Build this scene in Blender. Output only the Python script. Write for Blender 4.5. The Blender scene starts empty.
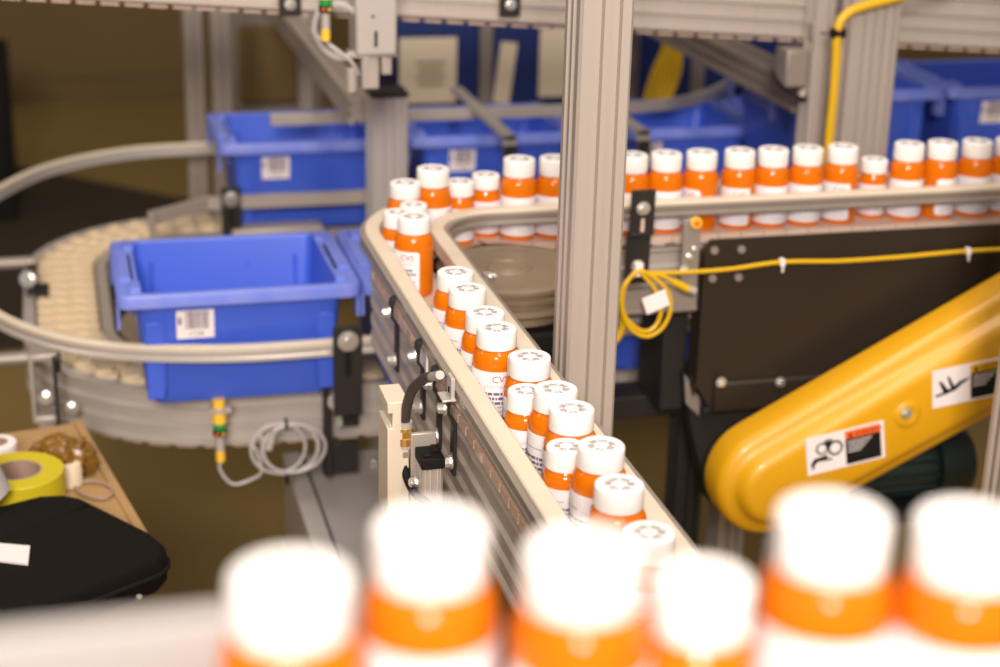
import bpy, bmesh, math, random
from mathutils import Vector, Matrix
random.seed(7)
S = bpy.context.scene
COL = S.collection
PI = math.pi

# ------------------------------------------------------------------ camera
# world axes follow the machine frame; the camera is turned 15 degrees to the right
FPX, PITCH, ROLL, YAW, CAMZ = 1700.0, math.radians(20), 0.0257, math.radians(15), 1.56
def _R(v):
    c, s = math.cos(YAW), math.sin(YAW); x, y, z = v
    return Vector((x*c+y*s, -x*s+y*c, z))
cf = _R((0, math.cos(PITCH), -math.sin(PITCH)))
_r0 = _R((1, 0, 0)); _u0 = _R((0, math.sin(PITCH), math.cos(PITCH)))
cr = (_r0*math.cos(ROLL)+_u0*math.sin(ROLL)); cu = (_u0*math.cos(ROLL)-_r0*math.sin(ROLL))
CAM = Vector((0, 0, CAMZ))
cd = bpy.data.cameras.new('camera'); cam = bpy.data.objects.new('camera', cd); COL.objects.link(cam)
cam.matrix_world = Matrix(((cr.x, cu.x, -cf.x, CAM.x), (cr.y, cu.y, -cf.y, CAM.y), (cr.z, cu.z, -cf.z, CAM.z), (0, 0, 0, 1)))
cd.sensor_width = 36; cd.lens = FPX/1000*36; cd.clip_start = 0.02
cd.dof.use_dof = True; cd.dof.focus_distance = 1.62; cd.dof.aperture_fstop = 4.2
S.camera = cam

def at(x, y, X=None, Y=None, Z=None):
    """point of the place seen at photo pixel x, y on the plane X=, Y= or Z="""
    d = FPX*cf + (x-500)*cr - (y-333.5)*cu
    t = X/d.x if X is not None else (Y/d.y if Y is not None else (Z-CAMZ)/d.z)
    return CAM + d*t

# ------------------------------------------------------------------ world, lights, exposure
w = bpy.data.worlds.new('world'); S.world = w; w.use_nodes = True
w.node_tree.nodes['Background'].inputs[0].default_value = (1.0, .90, .80, 1)
w.node_tree.nodes['Background'].inputs[1].default_value = .27
def area(name, loc, target, size, power, color=(1, .95, .9), sy=None):
    l = bpy.data.lights.new(name, 'AREA'); l.energy = power; l.color = color; l.size = size
    if sy: l.shape = 'RECTANGLE'; l.size_y = sy
    o = bpy.data.objects.new(name, l); COL.objects.link(o); o.location = loc
    o.rotation_euler = (Vector(target)-Vector(loc)).to_track_quat('-Z', 'Y').to_euler()
    return o
area('key_light', (-.55, -2.1, 2.75), (.5, 1.8, .85), .8, 165, (1, .91, .85))
area('ceiling_light', (.6, .9, 3.1), (.6, 2.0, .5), .5, 36, (1, .90, .80), 2.4)
area('ceiling_light', (-1.6, 2.6, 3.1), (-.6, 2.6, 0), .5, 16, (1, .9, .76), 2.4)
vs = S.view_settings
vs.view_transform = 'Standard'; vs.look = 'None'; vs.gamma = 1; vs.use_curve_mapping = False; vs.exposure = 0.41

# ------------------------------------------------------------------ materials
def mat(name, col, rough=.5, metal=0., var=0., scale=30., bump=0., coat=0., col2=None, stretch=None):
    m = bpy.data.materials.new(name); m.use_nodes = True
    nt = m.node_tree; b = nt.nodes['Principled BSDF']
    b.inputs['Roughness'].default_value = rough; b.inputs['Metallic'].default_value = metal
    b.inputs['Base Color'].default_value = (*col, 1)
    if coat: b.inputs['Coat Weight'].default_value = coat
    if var or bump:
        tc = nt.nodes.new('ShaderNodeTexCoord'); n = nt.nodes.new('ShaderNodeTexNoise')
        n.inputs['Scale'].default_value = scale; n.inputs['Detail'].default_value = 4
        src = tc.outputs['Object']
        if stretch:
            mp = nt.nodes.new('ShaderNodeMapping'); mp.inputs['Scale'].default_value = stretch
            nt.links.new(src, mp.inputs['Vector']); src = mp.outputs['Vector']
        nt.links.new(src, n.inputs['Vector'])
        if var:
            mx = nt.nodes.new('ShaderNodeMix'); mx.data_type = 'RGBA'
            c2 = col2 if col2 else tuple(c*(1-var) for c in col)
            mx.inputs[6].default_value = (*col, 1); mx.inputs[7].default_value = (*c2, 1)
            nt.links.new(n.outputs['Fac'], mx.inputs[0]); nt.links.new(mx.outputs[2], b.inputs['Base Color'])
        if bump:
            bp = nt.nodes.new('ShaderNodeBump'); bp.inputs['Strength'].default_value = bump; bp.inputs['Distance'].default_value = .001
            nt.links.new(n.outputs['Fac'], bp.inputs['Height']); nt.links.new(bp.outputs['Normal'], b.inputs['Normal'])
    return m
def amber_mat():
    m = bpy.data.materials.new('amber_plastic'); m.use_nodes = True; nt = m.node_tree
    b = nt.nodes['Principled BSDF']; out = nt.nodes['Material Output']
    b.inputs['Base Color'].default_value = (1.0, .26, .005, 1); b.inputs['Roughness'].default_value = .12
    b.inputs['Coat Weight'].default_value = .3
    tl = nt.nodes.new('ShaderNodeBsdfTranslucent'); tl.inputs[0].default_value = (1.0, .42, .01, 1)
    tr = nt.nodes.new('ShaderNodeBsdfTransparent'); tr.inputs[0].default_value = (1.0, .60, .08, 1)
    m1 = nt.nodes.new('ShaderNodeMixShader'); m1.inputs[0].default_value = .32
    m2 = nt.nodes.new('ShaderNodeMixShader'); m2.inputs[0].default_value = .24
    nt.links.new(b.outputs[0], m1.inputs[1]); nt.links.new(tl.outputs[0], m1.inputs[2])
    nt.links.new(m1.outputs[0], m2.inputs[1]); nt.links.new(tr.outputs[0], m2.inputs[2])
    nt.links.new(m2.outputs[0], out.inputs['Surface'])
    return m
M = dict(
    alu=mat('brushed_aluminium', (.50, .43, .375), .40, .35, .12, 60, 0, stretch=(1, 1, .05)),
    fgrail=mat('pale_rail_plastic', (.30, .275, .26), .5, 0, .05, 40),
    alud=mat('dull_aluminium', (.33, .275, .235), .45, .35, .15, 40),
    alul=mat('bright_aluminium', (.56, .505, .46), .36, .35, .08, 60),
    groove=mat('groove_shadow_grey', (.30, .27, .24), .6, .3),
    rail=mat('cream_plastic', (.66, .56, .435), .45, 0, .06, 50),
    white=mat('white_cap_plastic', (.84, .80, .77), .38, 0, .03, 200),
    emboss_shade=mat('cap_emboss_shade', (.34, .30, .29), .5),  # grey puts the shading of the embossed letters into their colour
    amber=amber_mat(),
    label=mat('label_paper', (.80, .76, .77), .55, 0, .04, 90),
    ink=mat('label_ink', (.16, .11, .17), .6),
    inkg=mat('label_ink_pale', (.50, .44, .50), .6),
    red=mat('label_red', (.45, .04, .05), .6),
    blue=mat('blue_plastic', (.052, .118, .64), .34, 0, .10, 14, .05),
    bluerim=mat('worn_blue_plastic', (.24, .27, .66), .4, 0, 1, 28, .1, col2=(.10, .18, .70)),
    navy=mat('navy_painted_panel', (.008, .022, .13), .5, 0, .2, 6),
    chain=mat('cream_chain_plastic', (.76, .60, .40), .5, 0, .15, 60),
    plate=mat('tan_slat_plastic', (.54, .35, .26), .42, 0, .3, 70, col2=(.62, .47, .38)),
    link=mat('white_link_plastic', (.70, .64, .58), .5),
    black=mat('black_steel', (.030, .025, .022), .5, .1, .3, 20),
    blackm=mat('matte_black', (.012, .010, .009), .7, 0, .3, 30),
    darkpanel=mat('dark_brown_steel_sheet', (.036, .025, .017), .42, .2, .25, 9, .05),
    bolt=mat('zinc_bolt', (.72, .70, .66), .25, .8),
    brass=mat('brass', (.80, .50, .14), .28, .85),
    yellow=mat('guard_yellow', (.66, .325, .003), .42, 0, .05, 8, 0, .15),
    ycable=mat('yellow_cable_rubber', (.68, .40, .006), .4, 0, .1, 40),
    yband=mat('yellow_sensor_band', (.9, .52, .05), .35),
    green=mat('green_sensor_band', (.01, .26, .06), .35),
    greycable=mat('grey_cable_rubber', (.46, .42, .40), .4),
    rubber=mat('black_rubber_hose', (.06, .05, .045), .5, 0, .3, 80),
    grey=mat('grey_sheet_metal', (.52, .47, .43), .45, .1, .08, 5),
    wheel=mat('worn_brown_wheel_plastic', (.28, .205, .135), .42, 0, .35, 18, .1, col2=(.16, .118, .075)),
    floor=mat('olive_brown_floor', (.27, .178, .052), .6, 0, .12, 3, .05),
    wall=mat('olive_brown_wall', (.15, .092, .026), .7, 0, .15, 1.5),
    floor_dark=mat('dark_floor_patch', (.040, .026, .012), .8, 0, .3, 12),
    cardb=mat('kraft_cardboard', (.42, .25, .10), .7, 0, .15, 12),
    cream=mat('cream_card', (.70, .58, .42), .6, 0, .05, 8),
    bag=mat('black_nylon', (.009, .007, .005), .85, 0, .3, 200, .3),
    tape=mat('yellow_tape', (.58, .46, .015), .4, 0, .06, 20),
    core=mat('cardboard_core', (.33, .22, .16), .7),
    amberbag=mat('amber_crumpled_film', (.32, .15, .010), .3, 0, 1, 45, .8, col2=(.07, .03, .005)),
    orange=mat('warning_orange', (.85, .13, .02), .45),
    teal=mat('dark_green_motor_paint', (.008, .018, .016), .4, .1, .2, 20),
    pill=mat('tan_tablets', (.50, .28, .08), .5, 0, .2, 90),
    paper=mat('white_sticker', (.82, .74, .72), .5),
)

for k_, v_ in (('bag', .12), ('black', .25), ('blackm', .15), ('darkpanel', .3), ('ink', .2)):
    M[k_].node_tree.nodes['Principled BSDF'].inputs['Specular IOR Level'].default_value = v_
# ------------------------------------------------------------------ mesh helpers
ORG = {}
class MB:
    def __init__(s): s.v = []; s.f = []; s.m = []; s.marks = []
    def mark(s): s.marks.append((len(s.v), len(s.f))); return s
    def add(s, vs, fs, mi=0):
        o = len(s.v); s.v += [Vector(p) for p in vs]
        for q in fs: s.f.append(tuple(o+i for i in q)); s.m.append(mi)
        return s
    def box(s, c, d, mi=0, rot=None):
        c = Vector(c); hx, hy, hz = d[0]/2, d[1]/2, d[2]/2
        vs = [Vector((x, y, z)) for x in (-hx, hx) for y in (-hy, hy) for z in (-hz, hz)]
        if rot is not None: vs = [rot @ p for p in vs]
        return s.add([c+p for p in vs], [(0, 1, 3, 2), (4, 6, 7, 5), (0, 4, 5, 1), (2, 3, 7, 6), (0, 2, 6, 4), (1, 5, 7, 3)], mi)
    def b2(s, a, b, mi=0):
        a = Vector(a); b = Vector(b); return s.box((a+b)/2, (abs(b.x-a.x), abs(b.y-a.y), abs(b.z-a.z)), mi)
    def cyl(s, p0, p1, r, n=16, mi=0, r2=None):
        p0 = Vector(p0); p1 = Vector(p1); r2 = r if r2 is None else r2
        q = (p1-p0).to_track_quat('Z', 'Y').to_matrix(); vs = []
        for p, rr in ((p0, r), (p1, r2)):
            for i in range(n): vs.append(p+q @ Vector((rr*math.cos(2*PI*i/n), rr*math.sin(2*PI*i/n), 0)))
        fs = [(i, (i+1) % n, n+(i+1) % n, n+i) for i in range(n)]+[tuple(range(n-1, -1, -1)), tuple(range(n, 2*n))]
        return s.add(vs, fs, mi)
    def lathe(s, prof, c=(0, 0, 0), n=32, mi=0, rot=None):
        c = Vector(c); vs = []; fs = []
        for r, z in prof:
            for i in range(n):
                p = Vector((r*math.cos(2*PI*i/n), r*math.sin(2*PI*i/n), z))
                vs.append(c+(rot @ p if rot is not None else p))
        for k in range(len(prof)-1):
            for i in range(n): fs.append((k*n+i, k*n+(i+1) % n, (k+1)*n+(i+1) % n, (k+1)*n+i))
        fs.append(tuple(range(n-1, -1, -1))); fs.append(tuple((len(prof)-1)*n+i for i in range(n)))
        return s.add(vs, fs, mi)
    def sweep(s, path, prof, mi=0, closed=False, up=(0, 0, 1)):
        path = [Vector(p) for p in path]; up = Vector(up); n = len(path); k = len(prof); vs = []
        for i, p in enumerate(path):
            a = path[i-1] if (i or closed) else p; b = path[(i+1) % n] if (i < n-1 or closed) else p
            d0 = (p-a).normalized() if (p-a).length > 1e-9 else (b-p).normalized()
            d1 = (b-p).normalized() if (b-p).length > 1e-9 else d0
            t = (d0+d1).normalized(); side = t.cross(up).normalized(); u2 = side.cross(t).normalized()
            cs = max(.5, t.dot(d1))
            for x, y in prof: vs.append(p+side*(x/cs)+u2*y)
        fs = []
        for i in range(n if closed else n-1):
            j = (i+1) % n
            for q in range(k): fs.append((i*k+q, i*k+(q+1) % k, j*k+(q+1) % k, j*k+q))
        if not closed: fs += [tuple(range(k-1, -1, -1)), tuple((n-1)*k+q for q in range(k))]
        return s.add(vs, fs, mi)
    def tube(s, path, r, n=10, mi=0):
        path = [Vector(p) for p in path]; m = len(path); vs = []
        t0 = (path[1]-path[0]).normalized(); nrm = t0.orthogonal().normalized()
        for i, p in enumerate(path):
            t = ((path[min(i+1, m-1)]-path[max(i-1, 0)])).normalized()
            nrm = (nrm-t*nrm.dot(t)).normalized(); bn = t.cross(nrm)
            for q in range(n): a = 2*PI*q/n; vs.append(p+(nrm*math.cos(a)+bn*math.sin(a))*r)
        fs = [(i*n+q, i*n+(q+1) % n, (i+1)*n+(q+1) % n, (i+1)*n+q) for i in range(m-1) for q in range(n)]
        fs += [tuple(range(n-1, -1, -1)), tuple((m-1)*n+q for q in range(n))]
        return s.add(vs, fs, mi)
    def prism(s, pts, o, ax, ay, h, mi=0):
        """polygon pts (2d) on origin o with axes ax, ay, thickened by vector h"""
        o = Vector(o); ax = Vector(ax); ay = Vector(ay); h = Vector(h); n = len(pts)
        vs = [o+ax*x+ay*y for x, y in pts]; vs += [p+h for p in vs]
        return s.add(vs, [tuple(range(n-1, -1, -1)), tuple(range(n, 2*n))]+[(i, (i+1) % n, n+(i+1) % n, n+i) for i in range(n)], mi)
    def xf(s, fn): s.v = [fn(p) for p in s.v]; return s
    def build(s, name, mats, parent=None, bevel=0, seg=2, ang=35, org=None):
        if len(s.marks) > 1:            # several like pieces: each becomes a part of its own
            cuts = [(0, 0)]+s.marks[1:]+[(len(s.v), len(s.f))]; out = None
            for (va, fa), (vb, fb) in zip(cuts, cuts[1:]):
                q = MB(); q.v = s.v[va:vb]; q.f = [tuple(i-va for i in f) for f in s.f[fa:fb]]; q.m = s.m[fa:fb]
                out = q.build(name, mats, parent, bevel, seg, ang, org)
            return out
        me = bpy.data.meshes.new(name)
        if org is None: org = ORG.get(parent.name, Vector()) if parent else Vector()
        org = Vector(org)
        me.from_pydata([p-org for p in s.v], [], s.f)
        ml = mats if isinstance(mats, (list, tuple)) else [mats]
        for q in ml: me.materials.append(q)
        me.polygons.foreach_set('material_index', s.m)
        bm = bmesh.new(); bm.from_mesh(me); bmesh.ops.recalc_face_normals(bm, faces=bm.faces); bm.to_mesh(me); bm.free()
        me.polygons.foreach_set('use_smooth', [True]*len(me.polygons)); me.set_sharp_from_angle(angle=math.radians(ang))
        o = bpy.data.objects.new(name, me); COL.objects.link(o)
        if parent: o.parent = parent; ORG[o.name] = ORG.get(parent.name, Vector())
        else: o.location = org; ORG[o.name] = org
        if bevel:
            b = o.modifiers.new('bevel', 'BEVEL'); b.width = bevel; b.segments = seg; b.limit_method = 'ANGLE'; b.angle_limit = math.radians(40)
        return o
def tag(o, label=None, cat=None, group=None, kind=None):
    if label: o['label'] = label
    if cat: o['category'] = cat
    if group: o['group'] = group
    if kind: o['kind'] = kind
    return o
def thing(name, label, cat, loc=(0, 0, 0), group=None):
    o = bpy.data.objects.new(name, None); COL.objects.link(o); o.location = loc; o.empty_display_size = .02
    ORG[o.name] = Vector(loc); return tag(o, label, cat, group)
def copy_tree(o, parent=None):
    c = o.copy(); COL.objects.link(c); c.parent = parent
    for ch in list(o.children): copy_tree(ch, c)
    return c
def retag(o, label, group=None):
    o['label'] = label
    if group: o['group'] = group
def smooth(pts, n=8):
    pts = [Vector(p) for p in pts]; out = []
    for i in range(len(pts)-1):
        p0 = pts[max(i-1, 0)]; p1 = pts[i]; p2 = pts[i+1]; p3 = pts[min(i+2, len(pts)-1)]
        for k in range(n):
            t = k/n; out.append(.5*((2*p1)+(p2-p0)*t+(2*p0-5*p1+4*p2-p3)*t*t+(3*p1-p0-3*p2+p3)*t**3))
    out.append(pts[-1]); return out
def arc(cx, cy, r, a0, a1, z, n=14):
    return [Vector((cx+r*math.cos(math.radians(a0+(a1-a0)*i/n)), cy+r*math.sin(math.radians(a0+(a1-a0)*i/n)), z)) for i in range(n+1)]
def text_mb(mb, txt, size, o, ax, ay, mi=0, depth=None):
    """lettering as flat glyph faces, lower-left corner of the line at o"""
    cu_ = bpy.data.curves.new('t', 'FONT'); cu_.body = txt; cu_.size = size; cu_.resolution_u = 2
    ob = bpy.data.objects.new('t', cu_); me = bpy.data.meshes.new_from_object(ob)
    o = Vector(o); ax = Vector(ax); ay = Vector(ay)
    mb.add([o+ax*v.co.x+ay*v.co.y for v in me.vertices], [tuple(p.vertices) for p in me.polygons], mi)
    bpy.data.objects.remove(ob); bpy.data.curves.remove(cu_); bpy.data.meshes.remove(me)
def bolt_mb(mb, p, d, r=.006, h=.005, mi=0):
    mb.mark()
    p = Vector(p); d = Vector(d).normalized()
    mb.cyl(p, p+d*.0015, r*1.45, 18, mi); mb.cyl(p+d*.0015, p+d*(.0015+h), r, 6 if r > .0045 else 12, mi)
    mb.cyl(p+d*(.0015+h), p+d*(.0025+h), r*.7, 12, mi); return mb

# extrusion cross section (square, rounded, two slim grooves per face)
def extr(sx, sy, g=.0062, d=.0065, nx=2, ny=2):
    pts = []
    def face(L, n):
        xs = [-L/2+.003]
        for k in range(n):
            c = -L/2+L*(k+1)/(n+1); xs += [(c-g, 0), (c-g*.8, d), (c+g*.8, d), (c+g, 0)]
        return xs[1:]
    for (L, n, ox, oy, dx, dy) in ((sx, nx, 0, -sy/2, 1, 0), (sy, ny, sx/2, 0, 0, 1), (sx, nx, 0, sy/2, -1, 0), (sy, ny, -sx/2, 0, 0, -1)):
        inx, iny = -dy, dx
        pts.append((ox-dx*(L/2-.003), oy-dy*(L/2-.003)))
        for a, b in face(L, n): pts.append((ox+dx*a+inx*b, oy+dy*a+iny*b))
        pts.append((ox+dx*(L/2-.003), oy+dy*(L/2-.003)))
    return pts
def post(name, label, cat, x, y, z0, z1, sx=.045, sy=.045, m=None, nx=2, ny=2, cap=False, foot=True, group=None):
    t = thing(name, label, cat, (x, y, z0), group)
    mb = MB(); mb.prism(extr(sx, sy, nx=nx, ny=ny), (x, y, z0), (1, 0, 0), (0, 1, 0), (0, 0, z1-z0)); mb.build('extrusion', m or M['alu'], t, ang=25)
    if cap:
        c = MB(); c.b2((x-sx/2-.001, y-sy/2-.001, z1), (x+sx/2+.001, y+sy/2+.001, z1+.008)); tag(c.build('end_cap', M['black'], t, .002), 'dark end cap')
    if foot and z0 < .02:
        c = MB(); c.b2((x-sx*.5-.003, y-sy*.9, z0), (x+sx*.5+.003, y+sy*.9, z0+.008)); c.build('foot_plate', M['alud'], t, .002)
    return t

# ================================================================== SETTING
mb = MB(); mb.b2((-5, -2, -.05), (8, 8.2, 0)); tag(mb.build('floor', M['floor']), kind='structure')
mb = MB(); mb.b2((-5, 7.2, 0), (8, 7.35, 3.4)); tag(mb.build('wall_back', M['wall']), kind='structure')
mb = MB(); mb.b2((-5.1, -2, 0), (-5, 7.35, 3.4)); tag(mb.build('wall_left', M['wall']), kind='structure')
mb = MB(); mb.b2((8, -2, 0), (8.1, 7.35, 3.4)); tag(mb.build('wall_right', M['wall']), kind='structure')
mb = MB(); mb.b2((-5, 7.17, 0), (8, 7.2, .1)); tag(mb.build('baseboard_back', M['wall']), kind='structure')
# thin dark patch added on the floor behind the loop
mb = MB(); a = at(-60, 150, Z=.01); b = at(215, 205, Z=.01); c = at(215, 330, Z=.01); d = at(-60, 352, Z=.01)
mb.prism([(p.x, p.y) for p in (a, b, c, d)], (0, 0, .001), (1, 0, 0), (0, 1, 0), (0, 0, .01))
tag(mb.build('floor_patch', M['floor_dark']), 'dark patch on the brown floor behind the cream chain loop', 'mat')

# ================================================================== BOTTLE CONVEYOR
ZB = .897                      # top of the slats
LX, LY = .411, 2.135           # lane centre, far row centre
WC = (.545, 2.0)               # centre of the turn wheel
def conv_path(off, z, x1=2.0, y1=.62):
    """far row from the right, round the wheel, down the lane; off > 0 is the outer side"""
    R = .134+off
    return [Vector((x1, WC[1]+R, z)), Vector((1.2, WC[1]+R, z)), Vector((.8, WC[1]+R, z))]+arc(WC[0], WC[1], R, 90, 180, z, 18)+[Vector((WC[0]-R, 1.7, z)), Vector((WC[0]-R, 1.2, z)), Vector((WC[0]-R, y1, z))]
def walk(path, pitch):
    out = []; acc = 0; nxt = pitch/2
    for a, b in zip(path, path[1:]):
        L = (b-a).length
        while nxt <= acc+L: out.append((a.lerp(b, (nxt-acc)/L), (b-a).normalized())); nxt += pitch
        acc += L
    return out
conv = thing('bottle_conveyor', 'slat chain conveyor that carries the orange bottles around the dark turn wheel', 'conveyor', (LX, 1.5, 0))
mb = MB()
for p, t in walk(conv_path(0, ZB), .0333):
    s = t.cross(Vector((0, 0, 1))); 
    pts = [(-.0155, -.041), (.0135, -.041), (.0165, -.020), (.0135, 0), (.0165, .020), (.0135, .041), (-.0155, .041), (-.0125, .020), (-.0155, 0), (-.0125, -.020)] if p.y < 1.95 and p.x < .5 else [(-.0168, -.041), (.0150, -.041), (.0185, -.020), (.0155, 0), (.0185, .020), (.0150, .041), (-.0168, .041), (-.0135, .020), (-.0165, 0), (-.0135, -.020)]
    mb.prism(pts, p-Vector((0, 0, .010)), t, s, (0, 0, .010), 0)
    mb.prism([(-.009, -.036), (.010, -.036), (.006, -.026), (-.006, -.026)], p-Vector((0, 0, .014)), t, s, (0, 0, .008), 1)
    mb.prism([(-.009, .036), (.010, .036), (.006, .026), (-.006, .026)], p-Vector((0, 0, .014)), t, s, (0, 0, .008), 1)
    mb.box(p-Vector((0, 0, .02)), (.022, .022, .026), 1, Matrix((t, s, Vector((0, 0, 1)))).transposed())
mb.build('slat_chain', [M['plate'], M['link']], conv, ang=30)
# side beams: ribbed aluminium profile
def rib_prof(w, h, n=3, e=.004):
    """outer side = +x, top at y=0"""
    pts = [(-w/2, 0), (w/2+e, 0), (w/2+e, -.004)]
    for k in range(n):
        y0 = -.007-(h-.010)*k/n; y1 = -.007-(h-.010)*(k+1)/n
        pts += [(w/2-.001, y0-.001), (w/2-.001, y1+.008), (w/2+e, y1+.005), (w/2+e, y1)]
    pts += [(w/2, -h), (-w/2, -h)]
    return pts
def flip(pr): return [(-x, y) for x, y in pr][::-1]
# walking from far right round to the lane end, side = t x up points to the OUTER side (north, then west)
for nm, off, pr in (('side_beam', .034, rib_prof(.010, .085, 3, .003)), ('side_beam', -.034, flip(rib_prof(.010, .085, 3, .003)))):
    mb = MB(); mb.sweep(conv_path(off, ZB-.0165), pr); mb.build(nm, M['alu'], conv, ang=30)
# guide rails: cream plastic strip in an aluminium carrier
RZ = .947
railp = [(-.0095, 0), (-.008, .0015), (.008, .0015), (.0095, 0), (.0095, -.017), (.008, -.018), (-.008, -.018), (-.0095, -.017)]
for sgn, ro in ((1, .0400), (-1, .0415)):
    path = conv_path(sgn*ro, RZ)
    mb = MB(); mb.sweep(path, railp); g = mb.build('guide_rail', M['rail'], conv, ang=30)
    mb = MB(); pp = conv_path(sgn*(ro+.0125), RZ); q = [(-.003, -.003), (.003, -.003), (.003, -.007), (.0015, -.009), (.0015, -.013), (.003, -.0145), (.003, -.0175), (-.003, -.0175)]
    mb.sweep(pp, q if sgn > 0 else flip(q)); mb.build('rail_carrier', M['alud'], g, ang=30)
# rail brackets on the lane's outer side
def lane_bracket(y, cx=.3630, tall=.075, mir=1):
    mb = MB(); x = cx
    pts = [(0, .034), (-.012, .028), (-.014, .010), (-.006, -.004), (-.006, -.06), (-.002, -.06), (-.002, -.004), (-.010, .008), (-.008, .026), (.004, .031)]
    mb.prism([(a*mir, b) for a, b in pts], (x, y-.007, .906), (1, 0, 0), (0, 0, 1), (0, .014, 0))
    o = mb.build('rail_bracket', M['black'], conv, .001)
    b = MB(); bolt_mb(b, (x-.013*mir, y, .918), (-mir, 0, 0), .0055, .006); bolt_mb(b, (x-.006*mir, y, .860), (-mir, 0, 0), .006, .007); b.build('bolt', M['bolt'], o)
for px, py in ((391, 300), (417, 345), (433, 375), (447, 425), (560, 590)): lane_bracket(at(px, py, X=.352).y)
for y in (1.20, .86): lane_bracket(y, .459, mir=-1)
# black bracket on the near side of the far row beside the main post
mb = MB(); mb.prism([(-.017, -.015), (.017, -.015), (.017, .048), (-.017, .048)], (.736, 2.036, .932), (1, 0, 0), (0, 0, 1), (0, .004, 0))
mb.prism([(-.017, -.085), (.017, -.085), (.017, -.012), (-.017, -.012)], (.736, 2.046, .932), (1, 0, 0), (0, 0, 1), (0, .004, 0))
mb.box((.736, 2.043, .919), (.034, .016, .004)); o = mb.build('rail_bracket', M['black'], conv, .0015)
b = MB(); bolt_mb(b, (.736, 2.036, .955), (0, -1, 0), .0065, .006); bolt_mb(b, (.736, 2.046, .872), (0, -1, 0), .0065, .006); b.build('bolt', M['bolt'], o)
b = MB(); b.box((.736, 2.0355, .932), (.005, .002, .018)); b.build('slot', M['plate'], o)
mb = MB(); mb.b2((.796, 2.038, .84), (.820, 2.044, .935)); o = mb.build('sensor_bracket', M['alud'], conv, .001)
b = MB(); b.cyl((.811, 2.038, .932), (.811, 2.032, .932), .0075, 20, 0); b.cyl((.811, 2.032, .932), (.811, 2.030, .932), .0042, 16, 1); tag(b.build('sensor_head', [M['yband'], M['orange']], o), 'round yellow sensor eye')
b = MB(); bolt_mb(b, (.806, 2.038, .884), (0, -1, 0), .004, .004); bolt_mb(b, (.800, 2.038, .866), (0, -1, 0), .005, .005); bolt_mb(b, (.812, 2.038, .895), (0, -1, 0), .003, .004); b.build('bolt', M['bolt'], o)
# lower beam under the far row near side
mb = MB(); mb.b2((.60, 2.052, .80), (.84, 2.075, .835)); mb.b2((.60, 2.049, .803), (.84, 2.052, .808)); mb.build('lower_rail', M['alud'], conv, .002)
# turn wheel
mb = MB(); prof = [(.001, -.05), (.085, -.05), (.085, -.036), (.095, -.036), (.100, -.033), (.100, -.026), (.092, -.024), (.092, -.019), (.100, -.017), (.102, -.011), (.094, -.009), (.094, -.006), (.101, -.004), (.102, .001), (.099, .003), (.088, .003), (.086, .0015), (.030, .0015), (.029, .0035), (.027, .0035), (.026, .0015), (.016, .0015), (.015, .0030), (.001, .0030)]
mb.lathe(prof, (WC[0], WC[1], ZB-.003), 64); o = mb.build('turn_wheel', M['wheel'], conv, ang=35); o['label'] = 'dark worn turning disk'
b = MB(); q = at(487, 276, X=.474); b.box(q, (.008, .014, .006)); bolt_mb(b, q+Vector((.003, -.004, 0)), (1, -.6, .2), .0045, .006); b.build('bolt', M['bolt'], conv)
mb = MB(); mb.b2((.50, 1.93, .74), (.60, 2.06, .845)); mb.b2((.485, 1.90, .80), (.62, 1.925, .84)); mb.build('wheel_hub_box', M['blackm'], conv, .004)
for x, y in ((.525, 2.12), (.411, .9), (1.5, 2.135)):
    mb = MB(); mb.prism(extr(.045, .045), (x, y, .0), (1, 0, 0), (0, 1, 0), (0, 0, .80)); mb.b2((x-.06, y-.02, .8), (x+.06, y+.02, .835)); mb.build('leg', M['alu'], conv)
mb = MB(); q = at(424, 358, X=.3605); mb.b2((.3595, q.y-.016, q.z-.012), (.3615, q.y+.016, q.z+.012)); mb.build('spec_label', M['label'], conv)
# small clear bracket by the hose
q = at(451, 386, X=.352)
mb = MB(); mb.box(q, (.004, .018, .022)); mb.box(q+Vector((-.004, 0, -.011)), (.014, .024, .002)); mb.box(q+Vector((-.0025, -.001, -.003)), (.001, .004, .006), 1); mb.build('nozzle_bracket', [M['alul'], M['blackm']], conv, .001)

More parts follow.
